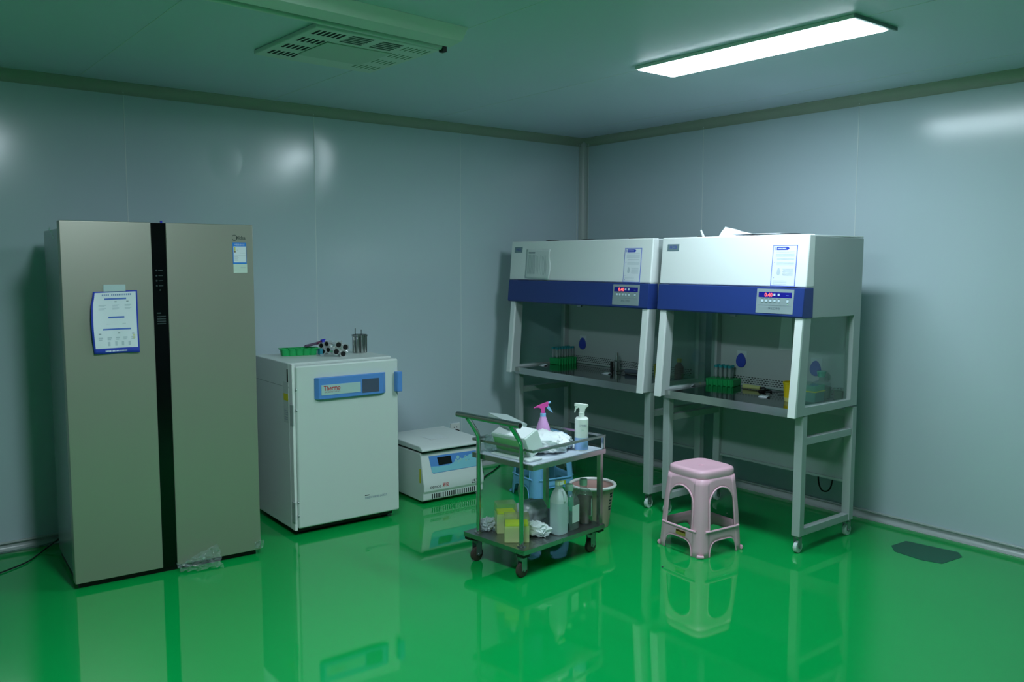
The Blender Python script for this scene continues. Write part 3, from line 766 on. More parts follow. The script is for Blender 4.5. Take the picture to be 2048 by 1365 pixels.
# plain paper list
t = thing('paper_list', 'plain paper list inside a clear sleeve taped on the left clean bench', 'paper', (-.936, YL1, 0), -PI/2)
def Sp(u, v, off=.0):
    x = .218+.28*u+.012*math.sin(v*6)*u; z = 1.472+.212*v-.012*u*(1-v)
    return (x, fyh(z)-.002-off-.010*abs(math.sin(u*3.2+1))*(1-v)*u-.004*math.sin(v*9)*u*u, z)
MB().grid(lambda u, v: Sp(u, v), 14, 12).build('sheet', paper2_m, t, solid=.0004)
mb = MB()
def barp(u0, u1, v0, v1): mb.grid(lambda a, b: Sp(u0+(u1-u0)*a, v0+(v1-v0)*b, .0008), 2, 6)
barp(.10, .38, .86, .90); mb.build('title_mark', mat('list_dark', (96, 116, 126), .7), t)
mb = MB()
for i in range(9): barp(.09+.035*i, .105+.035*i, .16, .82)
for i in range(7): barp(.44+.062*i, .452+.062*i, .16, .80-.03*(i % 3))
mb.build('column_marks', mat('list_soft', (168, 182, 186), .7), t)
# papers lying on the right bench
def leaf(u, v): return (-.872+.06*v+.05*u, -2.10-.20*u, 1.746+.056*v*(1-u*.96))
o = crinkle('loose_paper', leaf, 8, 6, .003, 3, paper_m, None, 4, .0004); tag(o, 'loose white sheet with raised corner on top of the right clean bench', 'paper')
o = MB().box(-.84, -.70, -2.50, -2.12, 1.7535, 1.7555).build('loose_paper', paper_m); tag(o, 'flat sheet lying under the raised one on the right clean bench', 'paper')
o = MB().cyl((-.86, -1.98, 1.742), (-.87, -1.965, 1.785), .008, .005, n=10).build('white_plug', white_m); tag(o, 'small white stub standing on top of the right clean bench', 'plug')

# contents of the benches
TZ = .8005
flap('b1', 'blue socket flap on the back panel of the left clean bench', -.469, .93)
flap('b2', 'blue socket flap left of the middle on the back panel of the right clean bench', -1.959, .935)
flap('b2', 'blue socket flap seen through the side glass of the right clean bench', -2.494, .935)
def card(label, x, y, rz=0.):
    t = thing('folded_card', label, 'card', (x, y, TZ), rz)
    MB().add([(-.022, -.028, 0), (-.022, .028, 0), (.014, .028, .011), (.014, -.028, .011), (.022, .028, 0), (.022, -.028, 0)], [(0, 1, 2, 3), (3, 2, 4, 5)]).build('leaf', paper_m, t, solid=.001)
card('folded white card at the left end of the left bench tray', -.765, -.385)
card('folded white card in the middle front of the left bench tray', -.725, -1.03, .1)
card('folded white card at the left front of the right bench tray', -.715, -1.775)
card('folded white card at the right front of the right bench tray', -.735, -2.35, .1)
def rack(loc, rz, L, Wd, h, label):
    t = thing('tube_rack', label, 'rack', loc, rz)
    MB().prism([(-Wd/2, 0), (-Wd/2-.006, h), (Wd/2+.006, h), (Wd/2, 0)], -L/2, L/2, 'x').build('body', greenp_m, t, bevel=.004)
    mb = MB()
    n = int(L/.028)
    for i in range(n):
        x = -L/2+.014+i*(L-.028)/(n-1)
        mb.cyl((x, -Wd/2-.001, 0), (x, -Wd/2-.004, h*.96), .008, n=10); mb.cyl((x, Wd/2+.001, 0), (x, Wd/2+.004, h*.96), .008, n=10)
    mb.build('ribs', greenp_m, t)
    return t
ORD = ['first', 'second', 'third', 'fourth', 'fifth', 'sixth', 'seventh']
rack((-.55, -.372, TZ), .05, .20, .095, .05, 'green rack full of capped tubes in the left clean bench')
for i in range(7):
    for j in range(2):
        x = -.635+.0283*i; y = -.396+.048*j+.0014*i
        capped_tube('test_tube', 'capped clear tube, %s from the front in the %s row of the left bench rack' % (ORD[i], ('right', 'left')[j]), (x, y, TZ+.051), (x, y, TZ+.132), .0095, tube_m, teal_m, .015, 1.2, 'tubes in the left bench rack')
rack((-.514, -1.883, TZ), -1.328, .19, .115, .044, 'wide green rack with few tubes in the right clean bench')
for i in range(4):
    for j in range(2):
        x = -.54+.008*i+.04*j; y = -1.845-.03*i+.012*j
        capped_tube('test_tube', 'capped clear tube, %s from the left in the %s row of the right bench rack' % (ORD[i], ('front', 'back')[j]), (x, y, TZ+.045), (x, y, TZ+.13), .0105, tube_m, teal_m, .016, 1.2, 'tubes in the right bench rack')
# metal cylinder, pipette tools
t = thing('steel_burner', 'slim steel burner cylinder standing near the back of the left clean bench', 'burner', (-.515, -.925, TZ))
MB().lathe([(.022, 0), (.022, .065), (.011, .072), (.0105, .13), (0, .13)], (0, 0, 0), 20).build('body', steel_m, t)
MB().cyl((-.024, .03, 0), (-.024, .03, .062), .012, n=16).build('side_cylinder', blackp_m, t)
t = thing('pipette_controller', 'grey and yellow handled tool lying in the left clean bench', 'tool', (-.59, -1.19, TZ+.0185), -PI/2+.15)
MB().cyl((-.09, 0, 0), (.03, 0, 0), .018, .013).build('grip', mat('tool_grey', (84, 96, 108), .5), t)
MB().cyl((.03, 0, 0), (.13, 0, -.004), .009).build('stem', mat('tool_olive', (150, 150, 30), .5), t)
MB().tube(spline([(-.09, 0, 0), (-.14, .01, -.004), (-.17, -.01, -.012)]), .003, 8).build('cable', blackp_m, t)
def sharps(loc, label, mark=True):
    t = thing('sharps_box', label, 'sharps box', loc, 0)
    MB().lathe([(.038, 0), (.042, .02), (.047, .10), (.050, .102), (.050, .112), (.044, .112), (.040, .02)], (0, 0, 0), 24).build('tub', yellow_m, t)
    MB().lathe([(.0385, .0), (.0425, .022)], (0, 0, 0), 24).build('pale_foot', yellow2_m, t)
    MB().cyl((0, 0, .02), (0, 0, .09), .037, n=20).build('contents', mat('tub_contents', (110, 96, 40), .7) if 'tub_contents' not in MATS else MATS['tub_contents'], t)
    return t
sharps((-.735, -2.535, TZ), 'yellow waste tub beside the right front column of the right clean bench')
sharps((-.70, -1.515, TZ), 'yellow waste tub at the right end of the left clean bench')
t = thing('reagent_bottle', 'dark red bottle standing at the right rear of the left clean bench', 'bottle', (-.50, -1.50, TZ))
MB().lathe([(.03, 0), (.032, .01), (.032, .08), (.014, .105), (.014, .12), (0, .12)], (0, 0, 0), 20).build('body', mat('dark_red', (110, 30, 24), .4), t)
MB().lathe([(.017, .11), (.017, .135), (0, .135)], (0, 0, 0), 16).build('cap', yellow_m, t)
t = thing('pipette', 'cream handled pipette lying in the right clean bench', 'pipette', (-.535, -2.13, TZ+.0155), -PI/2+.05)
MB().cyl((-.07, 0, 0), (.05, 0, 0), .015, .012).build('handle', mat('tool_cream', (192, 196, 130), .5), t)
MB().tube(spline([(.05, 0, 0), (.08, .0, .004), (.10, -.03, -.004), (.08, -.05, -.012), (.06, -.02, -.012), (.10, .02, -.01), (.14, -.02, -.011)]), .006, 8).build('dark_clamp', blackp_m, t)
o = MB().tube(spline([(-.56, -2.24, TZ+.003), (-.45, -2.30, TZ+.003), (-.52, -2.40, TZ+.004), (-.60, -2.35, TZ+.003)]), .0025, 6).build('thin_wire', zinc_m); tag(o, 'thin wire loop on the tray of the right clean bench', 'wire')
o = MB().prism([(-.05, 0), (.05, 0), (.036, .20), (-.02, .23), (-.034, .20)], 0, .003, 'y').build('clear_sleeve', film('sleeve_film', (245, 250, 250), .15, .8, (240, 248, 250)))
o.location = (-.4345, -2.285, 1.055); o.rotation_euler = (0, 0, -PI/2); tag(o, 'clear plastic sleeve hanging on the back panel of the right clean bench', 'sleeve')
o = MB().box(-.02, .02, -.006, .006, 0, .012).build('small_eraser', yellow2_m, None, bevel=.002); o.location = (-.62, -1.78, TZ); o.rotation_euler = (0, 0, .6); tag(o, 'small pale green piece beside the left card in the right bench', 'piece')
# by the side glass of the right bench
def tipbox(loc, rz, label, L_=.12, Wd=.085, h1=.075, h2=.05, mb_=None, ml=None, insert=lime_m, group=None):
    t = thing('tip_box', label, 'box', loc, rz)
    MB().prism([(-Wd/2+.003, 0), (-Wd/2, h1), (Wd/2, h1), (Wd/2-.003, 0)], -L_/2, L_/2, 'x').build('base', mb_ or tip_m, t, bevel=.003)
    MB().box(-L_/2+.006, L_/2-.006, -Wd/2+.006, Wd/2-.006, h1-.012, h1+.010).build('insert', insert, t, bevel=.001)
    MB().box(-L_/2-.001, L_/2+.001, -Wd/2-.001, Wd/2+.001, h1+.001, h1+h2).build('lid', ml or tiplid_m, t, bevel=.004)
    return t
tealbox = film('teal_tip_box', (190, 235, 225), .1, .5, (120, 205, 190))
tipbox((-.635, -2.615, TZ), .1, 'teal box with yellow band seen through the side glass of the right bench', .11, .072, .062, .034, tealbox, tealbox, inky_m)
MB().box(-.0585, .0585, -.0395, .0395, .058, .064).build('yellow_band', inky_m, bpy.data.objects['tip_box'])
def sqbottle(loc, rz, label, s, hb, hn, mbody, mcap, liquid=None, lh=.6, lab=None, labu=0, capm=1.0):
    t = thing('square_bottle', label, 'bottle', loc, rz)
    w_ = s/2
    prof = [(w_*.92, 0), (w_, .006), (w_, hb), (w_*.78, hb+s*.28), (w_*.38, hb+s*.48), (w_*.36, hn)]
    MB().lathe(prof, (0, 0, 0), 40, sq=7).build('shell', mbody, t)
    if liquid: MB().lathe([(w_*.95, .005), (w_*.955, hb*lh)], (0, 0, 0), 40, sq=7).build('liquid', liquid, t)
    MB().lathe([(w_*.50*capm, hn-.022), (w_*.50*capm, hn+.008), (w_*.44*capm, hn+.012), (0, hn+.012)], (0, 0, 0), 24).build('cap', mcap, t)
    if lab:
        for a in lab:
            pl = MB().box(-w_*.72, w_*.72, -w_-.0015, -w_-.0005, hb*.28, hb*.9)
            pl.xf(Matrix.Rotation(a, 4, 'Z')); pl.build('bottle_label', mat('bottle_label_white', (190, 214, 206), .6) if 'bottle_label_white' not in MATS else MATS['bottle_label_white'], t)
    return t
aqua = mat('aqua_cap', (60, 196, 170), .45)
palegreen = film('pale_green_liquid', (170, 190, 150), .1, .45, (150, 170, 130))
t = thing('conical_bottle', 'clear bottle with aqua stopper seen through the side glass of the right bench', 'bottle', (-.500, -2.575, TZ))
MB().lathe([(.052, 0), (.055, .01), (.055, .085), (.052, .092), (.016, .104), (.013, .128)], (0, 0, 0), 24).build('shell', clear_m, t)
MB().lathe([(.050, .004), (.0525, .07)], (0, 0, 0), 24).build('liquid', palegreen, t)
MB().lathe([(.0, .125), (.020, .125), (.027, .156), (.025, .16), (0, .16)], (0, 0, 0), 20).build('stopper', aqua, t)
t = thing('glass_jar', 'squat clear jar with pale liquid in the rear right corner of the right bench', 'jar', (-.49, -2.47, TZ))
MB().lathe([(.036, 0), (.04, .006), (.04, .075), (.036, .085)], (0, 0, 0), 24).build('shell', clear_m, t)
MB().lathe([(.034, .004), (.038, .05)], (0, 0, 0), 24).build('liquid', palegreen, t)
t = thing('glass_jar', 'small clear jar nearest the rear post of the right bench', 'jar', (-.505, -2.66, TZ))
t.location = (-.465, -2.665, TZ)
MB().lathe([(.027, 0), (.03, .006), (.03, .06), (.027, .07)], (0, 0, 0), 24).build('shell', clear_m, t)
MB().lathe([(.024, .004), (.028, .05)], (0, 0, 0), 24).build('liquid', palegreen, t)
def under(o, par):
    o.parent = par; M_ = Matrix.Translation(par.location) @ Matrix.Rotation(par.rotation_euler.z, 4, 'Z'); o.matrix_parent_inverse = M_.inverted()
# cables behind the right bench
o = MB().tube(spline([(-.09, -2.36, .78), (-.06, -2.345, .62), (-.05, -2.335, .48), (-.05, -2.33, .36), (-.05, -2.33, .26)]), .005, 8).tube(spline([(-.05, -2.31, .36), (-.05, -2.30, .2), (-.05, -2.325, .125), (-.05, -2.375, .13), (-.05, -2.40, .2), (-.05, -2.40, .34)]), .005, 8).build('power_cord', rubk_m)
under(o, b2)
o = MB().tube(spline([(-.09, -1.18, .75), (-.06, -1.22, .5), (-.05, -1.27, .36), (-.05, -1.30, .2), (-.06, -1.33, .06)]), .005, 8).build('power_cord', rubk_m)
under(o, b1)

# ================================================================== STOOLS
def stool(loc, rz, label, m, scale_xy, h, wb, wt, sticker=True):
    t = thing('stool', label, 'stool', loc, rz)
    def hw(z):
        k = z/h; return wb/2+(wt/2-wb/2)*(k**.85)-.0+.006*math.sin(PI*k)
    def S(side, tt, z, off=0.):
        w_ = hw(z)+off; n = 7; k = 1/((1+abs(tt)**n)**(1/n))
        x, y = tt*k*w_, -k*w_
        a = side*PI/2; return (x*math.cos(a)-y*math.sin(a), x*math.sin(a)+y*math.cos(a), z)
    ztop = h-.046
    tw = .60; zl = .145; zs = .285; arch = .085
    ta = .60; za = .085
    def zb(tt):            # lower edge
        a = abs(tt)
        if a >= ta+.001: return 0.
        return za*(max(0, 1-(a/ta)**5))**.45
    def zu(tt): return zs+arch*math.sqrt(max(0, 1-(tt/tw)**2))
    mb = MB()
    cols = [-1, -.93, -.86, -.78, -.70, -tw]+[tw*math.sin(PI/2*i/11) for i in range(-10, 11)]+[tw, .70, .78, .86, .93, 1]
    # refine for lower arch edge
    cols = sorted(set([round(c, 5) for c in cols]+[-ta, ta, -ta+.012, ta-.012]))
    for side in range(4):
        for a, b in zip(cols[:-1], cols[1:]):
            def strip(z0a, z1a, z0b, z1b, n):
                vs = []
                for j in range(n+1):
                    f_ = j/n
                    vs += [S(side, a, z0a+(z1a-z0a)*f_), S(side, b, z0b+(z1b-z0b)*f_)]
                mb.add(vs, [(2*j, 2*j+1, 2*j+3, 2*j+2) for j in range(n)])
            inside = abs((a+b)/2) < tw
            za_, zb_ = zb(a), zb(b)
            if abs((a+b)/2) < ta: pass
            else: za_ = zb_ = 0.
            if inside:
                strip(za_, zl, zb_, zl, 3); strip(zu(a), ztop, zu(b), ztop, 4)
            else: strip(za_, ztop, zb_, ztop, 12)
    body = mb.build('leg_frame', m, t, solid=.0045, angle=50)
    # raised rims round each window and each foot arch, ledge under the window
    mb = MB()
    for side in range(4):
        path = [S(side, -tw, z, .001) for z in [zl+(zs-zl)*i/6 for i in range(7)]]
        path += [S(side, tw*math.sin(-PI/2+PI*i/16), zu(tw*math.sin(-PI/2+PI*i/16)), .001) for i in range(1, 16)]
        path += [S(side, tw, z, .001) for z in [zs-(zs-zl)*i/6 for i in range(7)]]
        mb.tube(path, .0048, 8)
        mb.tube([S(side, -.78+.156*i, zl-.004, .003) for i in range(11)], .0065, 8)
        mb.tube([S(side, ta*math.sin(PI/2*i/10) if abs(i) < 10 else ta*(i/10), zb(ta*math.sin(PI/2*i/10)), .001) if abs(i) < 10 else S(side, ta*i/10, .003, .001) for i in range(-10, 11)], .0035, 6)
    mb.build('rims', m, t)
    mb = MB()
    for side in range(4):      # foot lips wrap the corner
        pth = [S(side, .86+.14*i/4, .010, .005) for i in range(5)]+[S((side+1) % 4, -1+.14*i/4, .010, .005) for i in range(1, 5)]
        mb.tube(pth, .0085, 8)
    mb.build('foot_lips', m, t)
    # seat
    k = wt/2
    prof = [(k*.90, ztop-.004), (k*1.03, ztop-.002), (k*1.045, ztop+.006), (k*1.045, h-.016), (k*1.02, h-.006), (k*.93, h), (k*.80, h-.0015), (k*.62, h-.004), (.03, h-.004), (.016, h-.005), (.014, h-.010)]
    s = MB().open_lathe(prof, (0, 0, 0), 64, sq=5).xf(Matrix.Rotation(0, 4, 'Z')).build('seat', m, t, angle=60)
    MB().cyl((0, 0, h-.016), (0, 0, h-.010), .016, n=16).build('hole_floor', m, t)
    if sticker:
        def q(u0, u1, z0, z1, off): return [S(3, u0, z0, off), S(3, u1, z0, off), S(3, u1, z1, off), S(3, u0, z1, off)]
        st_ = MB().add(q(-.12, .32, .096, .124, .0015)+q(-.12, .32, .096, .124, .0022), [(0, 1, 2, 3), (4, 5, 6, 7), (0, 1, 5, 4), (2, 3, 7, 6)]).build('sticker', mat('sticker_gold', (170, 150, 70), .5) if 'sticker_gold' not in MATS else MATS['sticker_gold'], t)
        MB().add(q(-.11, .31, .113, .122, .0026), [(0, 1, 2, 3)]).build('sticker_band', mat('sticker_brown', (80, 40, 24), .5) if 'sticker_brown' not in MATS else MATS['sticker_brown'], st_)
    return t
stool((-1.247, -2.314, 0), -.088, 'pale pink plastic stool with arched sides, in front of the right bench', pink_m, 1, .468, .348, .272)
stool((-1.235, -.935, 0), -.158, 'light blue plastic stool standing behind the trolley', lblue_m, 1, .43, .347, .270, False)

# waste bin
t = thing('waste_bin', 'dusty pink round waste bin with white rim behind the trolley', 'waste bin', (-1.452, -1.655, 0))
MB().lathe([(.0, .0), (.098, .0), (.100, .006), (.130, .243), (.127, .243), (.096, .010), (0, .010)], (0, 0, 0), 40).build('bucket', binp_m, t)
rim = MB().tube([(.135*math.cos(2*PI*i/48), .135*math.sin(2*PI*i/48), .25) for i in range(48)], .010, 10, closed=True).build('rim', white_m, t); rim['label'] = 'white rim ring'
mb = MB()
for k, z in enumerate((.205, .188, .165, .147, .125, .108)):
    a0 = -1.38
    r_ = .100+.030*(z-.006)/.237+.0012
    pts = []
    for i in range(3):
        a = a0+.12*i+(.03 if k % 2 else 0); pts.append((r_*math.cos(a), r_*math.sin(a)))
    vs = [(p[0], p[1], z) for p in pts]+[(p[0], p[1], z+.012) for p in pts]
    mb.add(vs, [(0, 1, 4, 3), (1, 2, 5, 4)])
mb.build('dark_lettering', inkd_m, t)

# ================================================================== TROLLEY
CX, CY, CA, CL, CW = -2.374, -2.128, .115, .637, .45
CT = to_world((CX, CY), CA)
ZS, ZT, ZR = .156, .578, .657
def trolley():
    t = thing('trolley', 'stainless steel two-shelf trolley with push handle', 'trolley', (CX, CY, 0), CA)
    ia, ib = .048, .066
    MB().box(0, CL, 0, CW, ZS-.003, ZS).box(0, CL, 0, .002, ZS-.024, ZS).box(0, CL, CW-.002, CW, ZS-.024, ZS).box(0, .002, 0, CW, ZS-.024, ZS).box(CL-.002, CL, 0, CW, ZS-.024, ZS).build('lower_shelf', steel2_m, t, bevel=.001)
    mb = MB()
    for x in (.0, CL-.05):
        for y in (0.004, CW-.054): mb.box(x+.002, x+.048, y, y+.05, ZS-.040, ZS-.024)
    mb.build('corner_bumpers', blackp_m, t, bevel=.003)
    x0 = ia+.014
    MB().box(x0, CL, 0, CW, ZT-.003, ZT).box(x0, CL, 0, .002, ZT-.026, ZT).box(x0, CL, CW-.002, CW, ZT-.026, ZT).box(x0, x0+.002, 0, CW, ZT-.026, ZT).box(CL-.002, CL, 0, CW, ZT-.026, ZT).build('upper_shelf', steel_m, t, bevel=.001)
    MB().ring([(x0, 0), (CL, 0), (CL, CW), (x0, CW)], [(x0+.012, .012), (CL-.012, .012), (CL-.012, CW-.012), (x0+.012, CW-.012)], ZR-.014, ZR, 'z').build('guard_rail', steel_m, t, bevel=.002)
    # handle posts
    for y in (ib, CW-ib):
        MB().tube(spline([(ia, y, ZS), (ia, y, .4), (ia, y, .62), (ia-.002, y, .665), (ia-.014, y, .70), (ia-.078, y, .785)], 5), .0125, 14).cyl((ia, y, ZS), (ia, y, ZS+.006), .024).build('handle_post', steel_m, t)
    MB().tube([(ia-.084, -.005+i*(CW+.01)/8, .797) for i in range(9)], .0155, 18).build('handle_bar', steel_m, t)
    MB().cyl((ia-.084, -.0056, .797), (ia-.084, -.0050, .797), .0125).build('bar_end', darkgap_m, t)
    # rear square posts
    for y in (.012, CW-.037):
        MB().box(CL-.030, CL-.005, y, y+.025, ZS, ZT-.003).build('rear_post', steel_m, t, bevel=.002)
        MB().box(CL-.012, CL, y-.008, y+.012, ZT, ZR-.014).build('rail_post', steel_m, t, bevel=.002)
    # casters
    for i, (x, y) in enumerate(((ia, ib-.01), (ia, CW-ib+.01), (CL-ia, ib-.01), (CL-ia, CW-ib+.01))):
        c = MB().box(x-.028, x+.028, y-.028, y+.028, ZS-.046, ZS-.041).cyl((x, y, ZS-.055), (x, y, ZS-.045), .02).box(x-.022, x+.016, y-.0175, y-.0155, .035, ZS-.052).box(x-.022, x+.016, y+.0155, y+.0175, .035, ZS-.052).box(x-.022, x+.016, y-.0175, y+.0175, ZS-.056, ZS-.052).build('caster', zinc_m, t, bevel=.001)
        MB().lathe([(0, -.013), (.030, -.013), (.037, -.009), (.037, .009), (.030, .013), (0, .013)], (0, 0, 0), 28).xf(Matrix.Translation((x-.006, y, .037)) @ Matrix.Rotation(PI/2, 4, 'X')).build('wheel', rub_m, c)
        MB().cyl((x-.006, y-.021, .037), (x-.006, y+.021, .037), .007, n=10).build('axle', zinc_m, c)
    return t
trolley()
# white liner on upper shelf
o = MB().box(0, 1, 0, 1, 0, .0025); o.v = [((.072+p[0]*(CL-.072-.014)), (.012+p[1]*(CW-.03)), p[2]) for p in o.v]
o = o.build('liner_sheet', mat('liner_white', (216, 226, 238), .35, bump=.3, bump_scale=18)); o.location = (CX, CY, ZT+.0005); o.rotation_euler = (0, 0, CA)
tag(o, 'white liner sheet covering the upper trolley shelf', 'sheet')
LZ = ZT+.0035
# blob helper
def blob(name, label, cat, loc, rz, size, m, seed, amp=.16, rough=3.0, seg=36, rot=(0, 0), smooth=False, flat=True, pw=2.6):
    mb = MB(); nu, nv = seg, seg//2
    vs = []; sd = Vector((seed*2.3, seed*5.1, seed*.7))
    def sg(v, p): return math.copysign(abs(v)**p, v)
    for j in range(nv+1):
        th = PI*j/nv
        for i in range(nu):
            ph = 2*PI*i/nu
            e = 2/pw
            d = Vector((sg(math.sin(th), e)*sg(math.cos(ph), e), sg(math.sin(th), e)*sg(math.sin(ph), e), sg(math.cos(th), e)))
            k = 1+amp*(noise.noise(d*rough+sd)+.5*noise.noise(d*rough*2.3+sd))+amp*.9*abs(noise.noise(d*rough*1.6+sd*2))-amp*.5
            vs.append((d.x*size[0]/2*k, d.y*size[1]/2*k, size[2]/2+d.z*size[2]/2*k))
    fs = [(j*nu+i, j*nu+(i+1) % nu, (j+1)*nu+(i+1) % nu, (j+1)*nu+i) for j in range(nv) for i in range(nu)]
    mb.add(vs, fs)
    if rot != (0, 0): mb.xf(Matrix.Rotation(rot[0], 4, 'X') @ Matrix.Rotation(rot[1], 4, 'Y'))
    zmin = min(v[2] for v in mb.v)
    mb.v = [(v[0], v[1], max(v[2], 0.0005) if flat else v[2]-zmin) for v in mb.v]
    o = mb.build(name, m, None, smooth=smooth, angle=60); o.location = loc; o.rotation_euler = (0, 0, rz)
    tag(o, label, cat); return o
# glove box (green side) inside bag, tilted
def slanted_box(name, label, cat, loc, rot, dims, m, faces=None):
    t = thing(name, label, cat, loc); t.rotation_euler = rot
    a, b, c = dims
    MB().box(-a/2, a/2, -b/2, b/2, 0, c).build('carton', m, t, bevel=.003)
    return t
gb = slanted_box('glove_carton', 'white carton with green side under the plastic bag on the trolley', 'carton', CT(.175, .215, LZ+.012), (-.0, .0, CA), (.10, .25, .115), mat('carton_white', (206, 222, 216), .6), None)
gb.rotation_euler = (0, math.radians(-24), CA)
gb.location = CT(.19, .215, LZ+.028)
MB().add([(-.0512, .118, .018), (-.0512, -.10, .018), (-.0512, -.10, .095), (-.0512, .118, .095), ], [(0, 1, 2, 3)]).build('green_side', glove_m, gb)
MB().box(-.046, .046, -.115, .115, .1152, .118).build('lid_flap', bag_m, gb)
blob('plastic_bag', 'crumpled white plastic bag lying over the middle of the upper trolley shelf', 'bag', CT(.350, .190, LZ), CA, (.225, .29, .105), bag_m, 3, .20, 2.6, seg=64, smooth=True)
blob('tied_bag_end', 'gathered white bag end beside the white spray bottle', 'bag', CT(.482, .145, LZ), CA+.3, (.075, .07, .055), bag_m, 8, .3, 3.0, smooth=True)
blob('clear_wrap', 'clumped clear wrap at the left end of the upper trolley shelf', 'wrap', CT(.128, .370, LZ), CA, (.08, .08, .10), wrap_m, 5, .3, 3.0)
blob('clear_wrap', 'crinkled clear wrap behind the pink spray bottle', 'wrap', CT(.575, .37, LZ), CA, (.08, .06, .06), wrap_m, 11, .35, 3.0)
# clear box lid leaning
t = thing('clear_tray', 'clear plastic tray leaning on top of the carton', 'tray', CT(.175, .30, LZ+.162), CA)
t.rotation_euler = (math.radians(6), math.radians(10), CA-.2)
MB().ring([(-.06, -.10), (.06, -.10), (.06, .10), (-.06, .10)], [(-.055, -.095), (.055, -.095), (.055, .095), (-.055, .095)], 0, .022, 'z').box(-.06, .06, -.10, .10, .022, .024).build('shell', mat('frosted_plastic', (196, 212, 210), .3, trans=.3), t, bevel=.003)
# white foam plates at the near-left edge
o = MB().box(-.05, .05, -.14, .14, 0, .012).build('foam_board', mat('foam', (206, 216, 216), .6), None, bevel=.004); o.location = CT(.135, .19, LZ); o.rotation_euler = (0, 0, CA); tag(o, 'thin white foam board under the carton on the trolley', 'board')
# pink spray bottle
def spray_head(t, m1, m2, z, s, flip=1, trig=None):
    MB().prism([(-.060*flip*s, z+.030*s), (-.050*flip*s, z+.036*s), (-.02*flip*s, z+.052*s), (.028*flip*s, z+.070*s), (.034*flip*s, z+.068*s), (.030*flip*s, z+.042*s), (.012*flip*s, z+.034*s), (.011*flip*s, z+.0*s), (-.011*flip*s, z+.0*s), (-.012*flip*s, z+.026*s), (-.028*flip*s, z+.034*s)], -.009*s, .009*s, 'y').build('spray_head', m1, t, bevel=.003)
    MB().cyl((.030*flip*s, 0, z+.062*s), (.047*flip*s, 0, z+.068*s), .0075*s, .006*s, n=14).build('nozzle', m2, t)
    MB().prism([(.016*flip*s, z+.040*s), (.034*flip*s, z+.048*s), (.060*flip*s, z+.004*s), (.054*flip*s, z+.004*s), (.030*flip*s, z+.022*s)], -.004*s, .004*s, 'y').build('trigger', trig or m2, t, bevel=.001)
t = thing('spray_bottle', 'lavender pink spray bottle with pink head and blue trigger', 'spray bottle', CT(.505, .345, LZ), -.68)
MB().lathe([(.036, 0), (.044, .006), (.044, .05), (.037, .085), (.024, .125), (.0145, .15)], (0, 0, 0), 28).build('body', lav_m, t)
MB().lathe([(.0165, .148), (.0165, .165), (.014, .166)], (0, 0, 0), 20).build('collar', sky_m, t)
spray_head(t, hot_m, sky_m, .166, .92)
# white spray bottle
t = thing('spray_bottle', 'white and pale blue spray bottle with white head on the trolley', 'spray bottle', CT(.510, .066, LZ), -.68)
MB().lathe([(.034, 0), (.0365, .004), (.0365, .170), (.030, .178), (.0, .178)], (0, 0, 0), 28).build('body', sprayw_m, t)
MB().lathe([(.0345, .002), (.0369, .006), (.0369, .07)], (0, 0, 0), 28).build('blue_half', sprayb_m, t)
MB().lathe([(.016, .178), (.016, .205), (.012, .206)], (0, 0, 0), 20).build('collar', sprayw_m, t)
MB().prism([(-.040, .238), (-.040, .250), (-.034, .256), (.034, .248), (.036, .240), (.020, .226), (.014, .200), (-.012, .200), (-.013, .226), (-.022, .236)], -.009, .009, 'y').build('spray_head', sprayw_m, t, bevel=.003)
MB().prism([(-.022, .238), (-.036, .236), (-.040, .206), (-.036, .202), (-.030, .222), (-.016, .232)], -.005, .005, 'y').build('trigger', sprayw_m, t, bevel=.001)
mb = MB()
def cylpt(x, z, r=.0380): a = -PI/2+x/r; return (r*math.cos(a), r*math.sin(a), z)
put_text(mb, '酒精喷壶', .0125, lambda x, z: cylpt(x-.014, .133+z), width=.042, bold=True); mb.build('lettering', inkg_m, t)
mb = MB(); put_text(mb, '75%', .009, lambda x, z: cylpt(x-.004, .110+z), width=.014); mb.build('small_lettering', mat('mint_ink', (150, 200, 180), .6), t)

# lower shelf
BZ = ZS+.0005
tipbox(CT(.098, .150, BZ), CA-.75, 'near yellow tip box at the handle end of the lower trolley shelf', .128, .095, .086, .05)
tipbox(CT(.160, .295, BZ), CA-.6, 'farther yellow tip box behind the near one on the lower shelf', .105, .085, .105, .055)
blob('grey_bag', 'grey rolled plastic bag behind the crumpled paper bag on the lower shelf', 'bag', CT(.36, .30, BZ), CA+.15, (.22, .16, .13), greybag_m, 21, .12, 2.0, seg=56, smooth=True)
blob('crumpled_bag', 'crumpled white paper bag at the front of the lower shelf', 'bag', CT(.225, .125, BZ), CA+.2, (.10, .15, .075), mat('crumpled_white', (214, 226, 226), .45), 30, .28, 2.6)
blob('clear_pouch', 'grey clear pouch at the far left of the lower trolley shelf', 'pouch', CT(.105, .375, BZ), CA, (.09, .08, .07), greybag_m, 41, .25, 2.6)
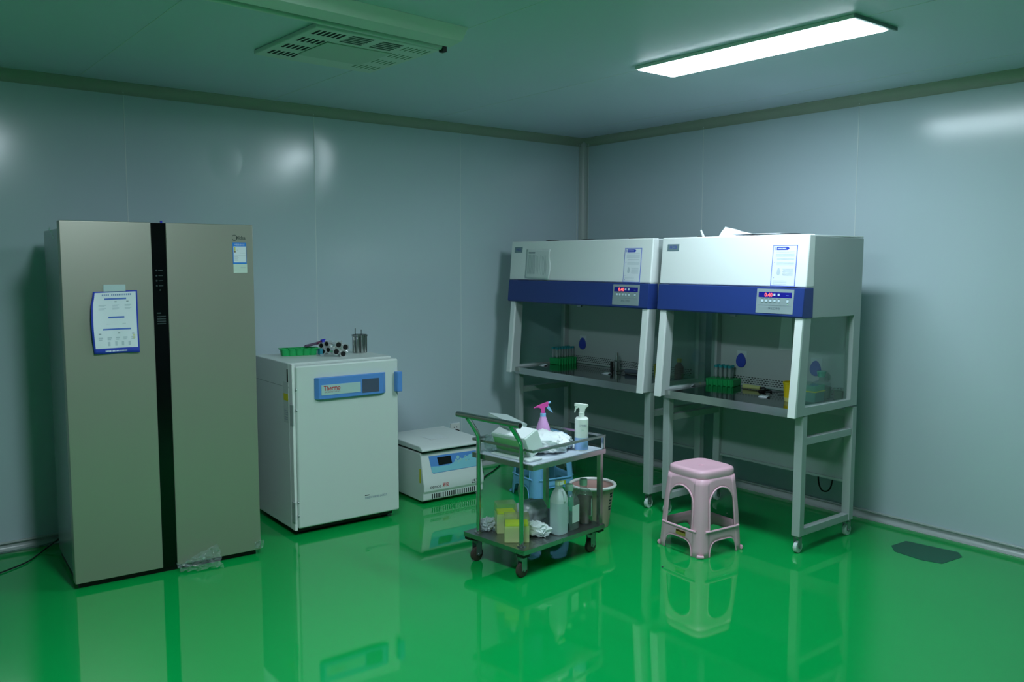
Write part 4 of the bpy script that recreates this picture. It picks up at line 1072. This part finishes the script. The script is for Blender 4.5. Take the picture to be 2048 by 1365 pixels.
# jug
t = thing('jug_bottle', 'tall milky bottle half full of clear liquid on the lower shelf', 'bottle', CT(.337, .072, BZ), CA+.05)
MB().lathe([(.036, 0), (.040, .006), (.040, .185), (.036, .205), (.027, .228), (.0165, .245), (.0165, .268)], (0, 0, 0), 40, sq=4).build('shell', milky_m, t)
MB().lathe([(.0403, .006), (.0405, .170)], (0, 0, 0), 40, sq=4).build('liquid_band', liquid_m, t)
MB().tube(spline([(0, -.026, .236), (0, -.038, .215), (0, -.040, .18)]), .007, 8).build('grip', milky_m, t)
MB().cyl((0, 0, .262), (0, 0, .284), .0205, n=20).build('cap', sprayw_m, t, bevel=.002)
MB().box(-.027, .027, -.025, -.0235, .266, .288).build('cap_sticker', inky_m, t, bevel=.001)
MB().box(-.026, .010, -.026, -.0252, .268, .286).build('sticker_field', paper_m, t)
sqbottle(CT(.440, .090, BZ), CA+.1, 'clear square bottle with pale cap and green tinted contents on the lower shelf', .088, .150, .232, clear_m, cap_m, film('green_tint', (215, 235, 225), .06, .15, (140, 180, 160)), .55, [0.0, -PI/2])
sqbottle(CT(.582, .110, BZ), CA+.3, 'square bottle of brown medium with pale cap at the end of the lower shelf', .088, .150, .232, clear_m, cap_m, amber_m, .95, [0.35])

# floor hatch / dark patch and specks
o = MB().prism([(-.48, -3.045), (-.40, -2.985), (-.255, -2.995), (-.215, -3.27), (-.28, -3.32), (-.47, -3.30), (-.50, -3.20)], 0, .0012, 'z').build('floor_patch', mat_d)
tag(o, 'dark green flat patch on the floor near the right wall', 'patch')
for i, (x, y, lb) in enumerate(((-1.672, -2.415, 'tiny dark crumb on the floor left of the pink stool'), (-.62, -2.02, 'tiny pale crumb on the floor under the right bench'))):
    o = MB().lathe([(.004, 0), (.006, .002), (.003, .004), (0, .004)], (0, 0, 0), 8).build('crumb', inkd_m if i == 0 else paper2_m); o.location = (x, y, 0); tag(o, lb, 'crumb')

for o in bpy.data.objects:
    if o.parent and o.type == 'MESH' and o.name.split('.')[0] in ('small_print', 'display_marks', 'key_marks', 'ribs', 'column_marks', 'slot_group', 'louvre', 'title_marks', 'footer_marks', 'heading_marks', 'icons', 'bullets', 'socket_holes', 'rating_bars', 'dark_lettering', 'yellow_marks', 'heading_bars', 'heading_bar', 'corner_bumpers', 'rims', 'foot_lips'):
        o['kind'] = 'stuff'
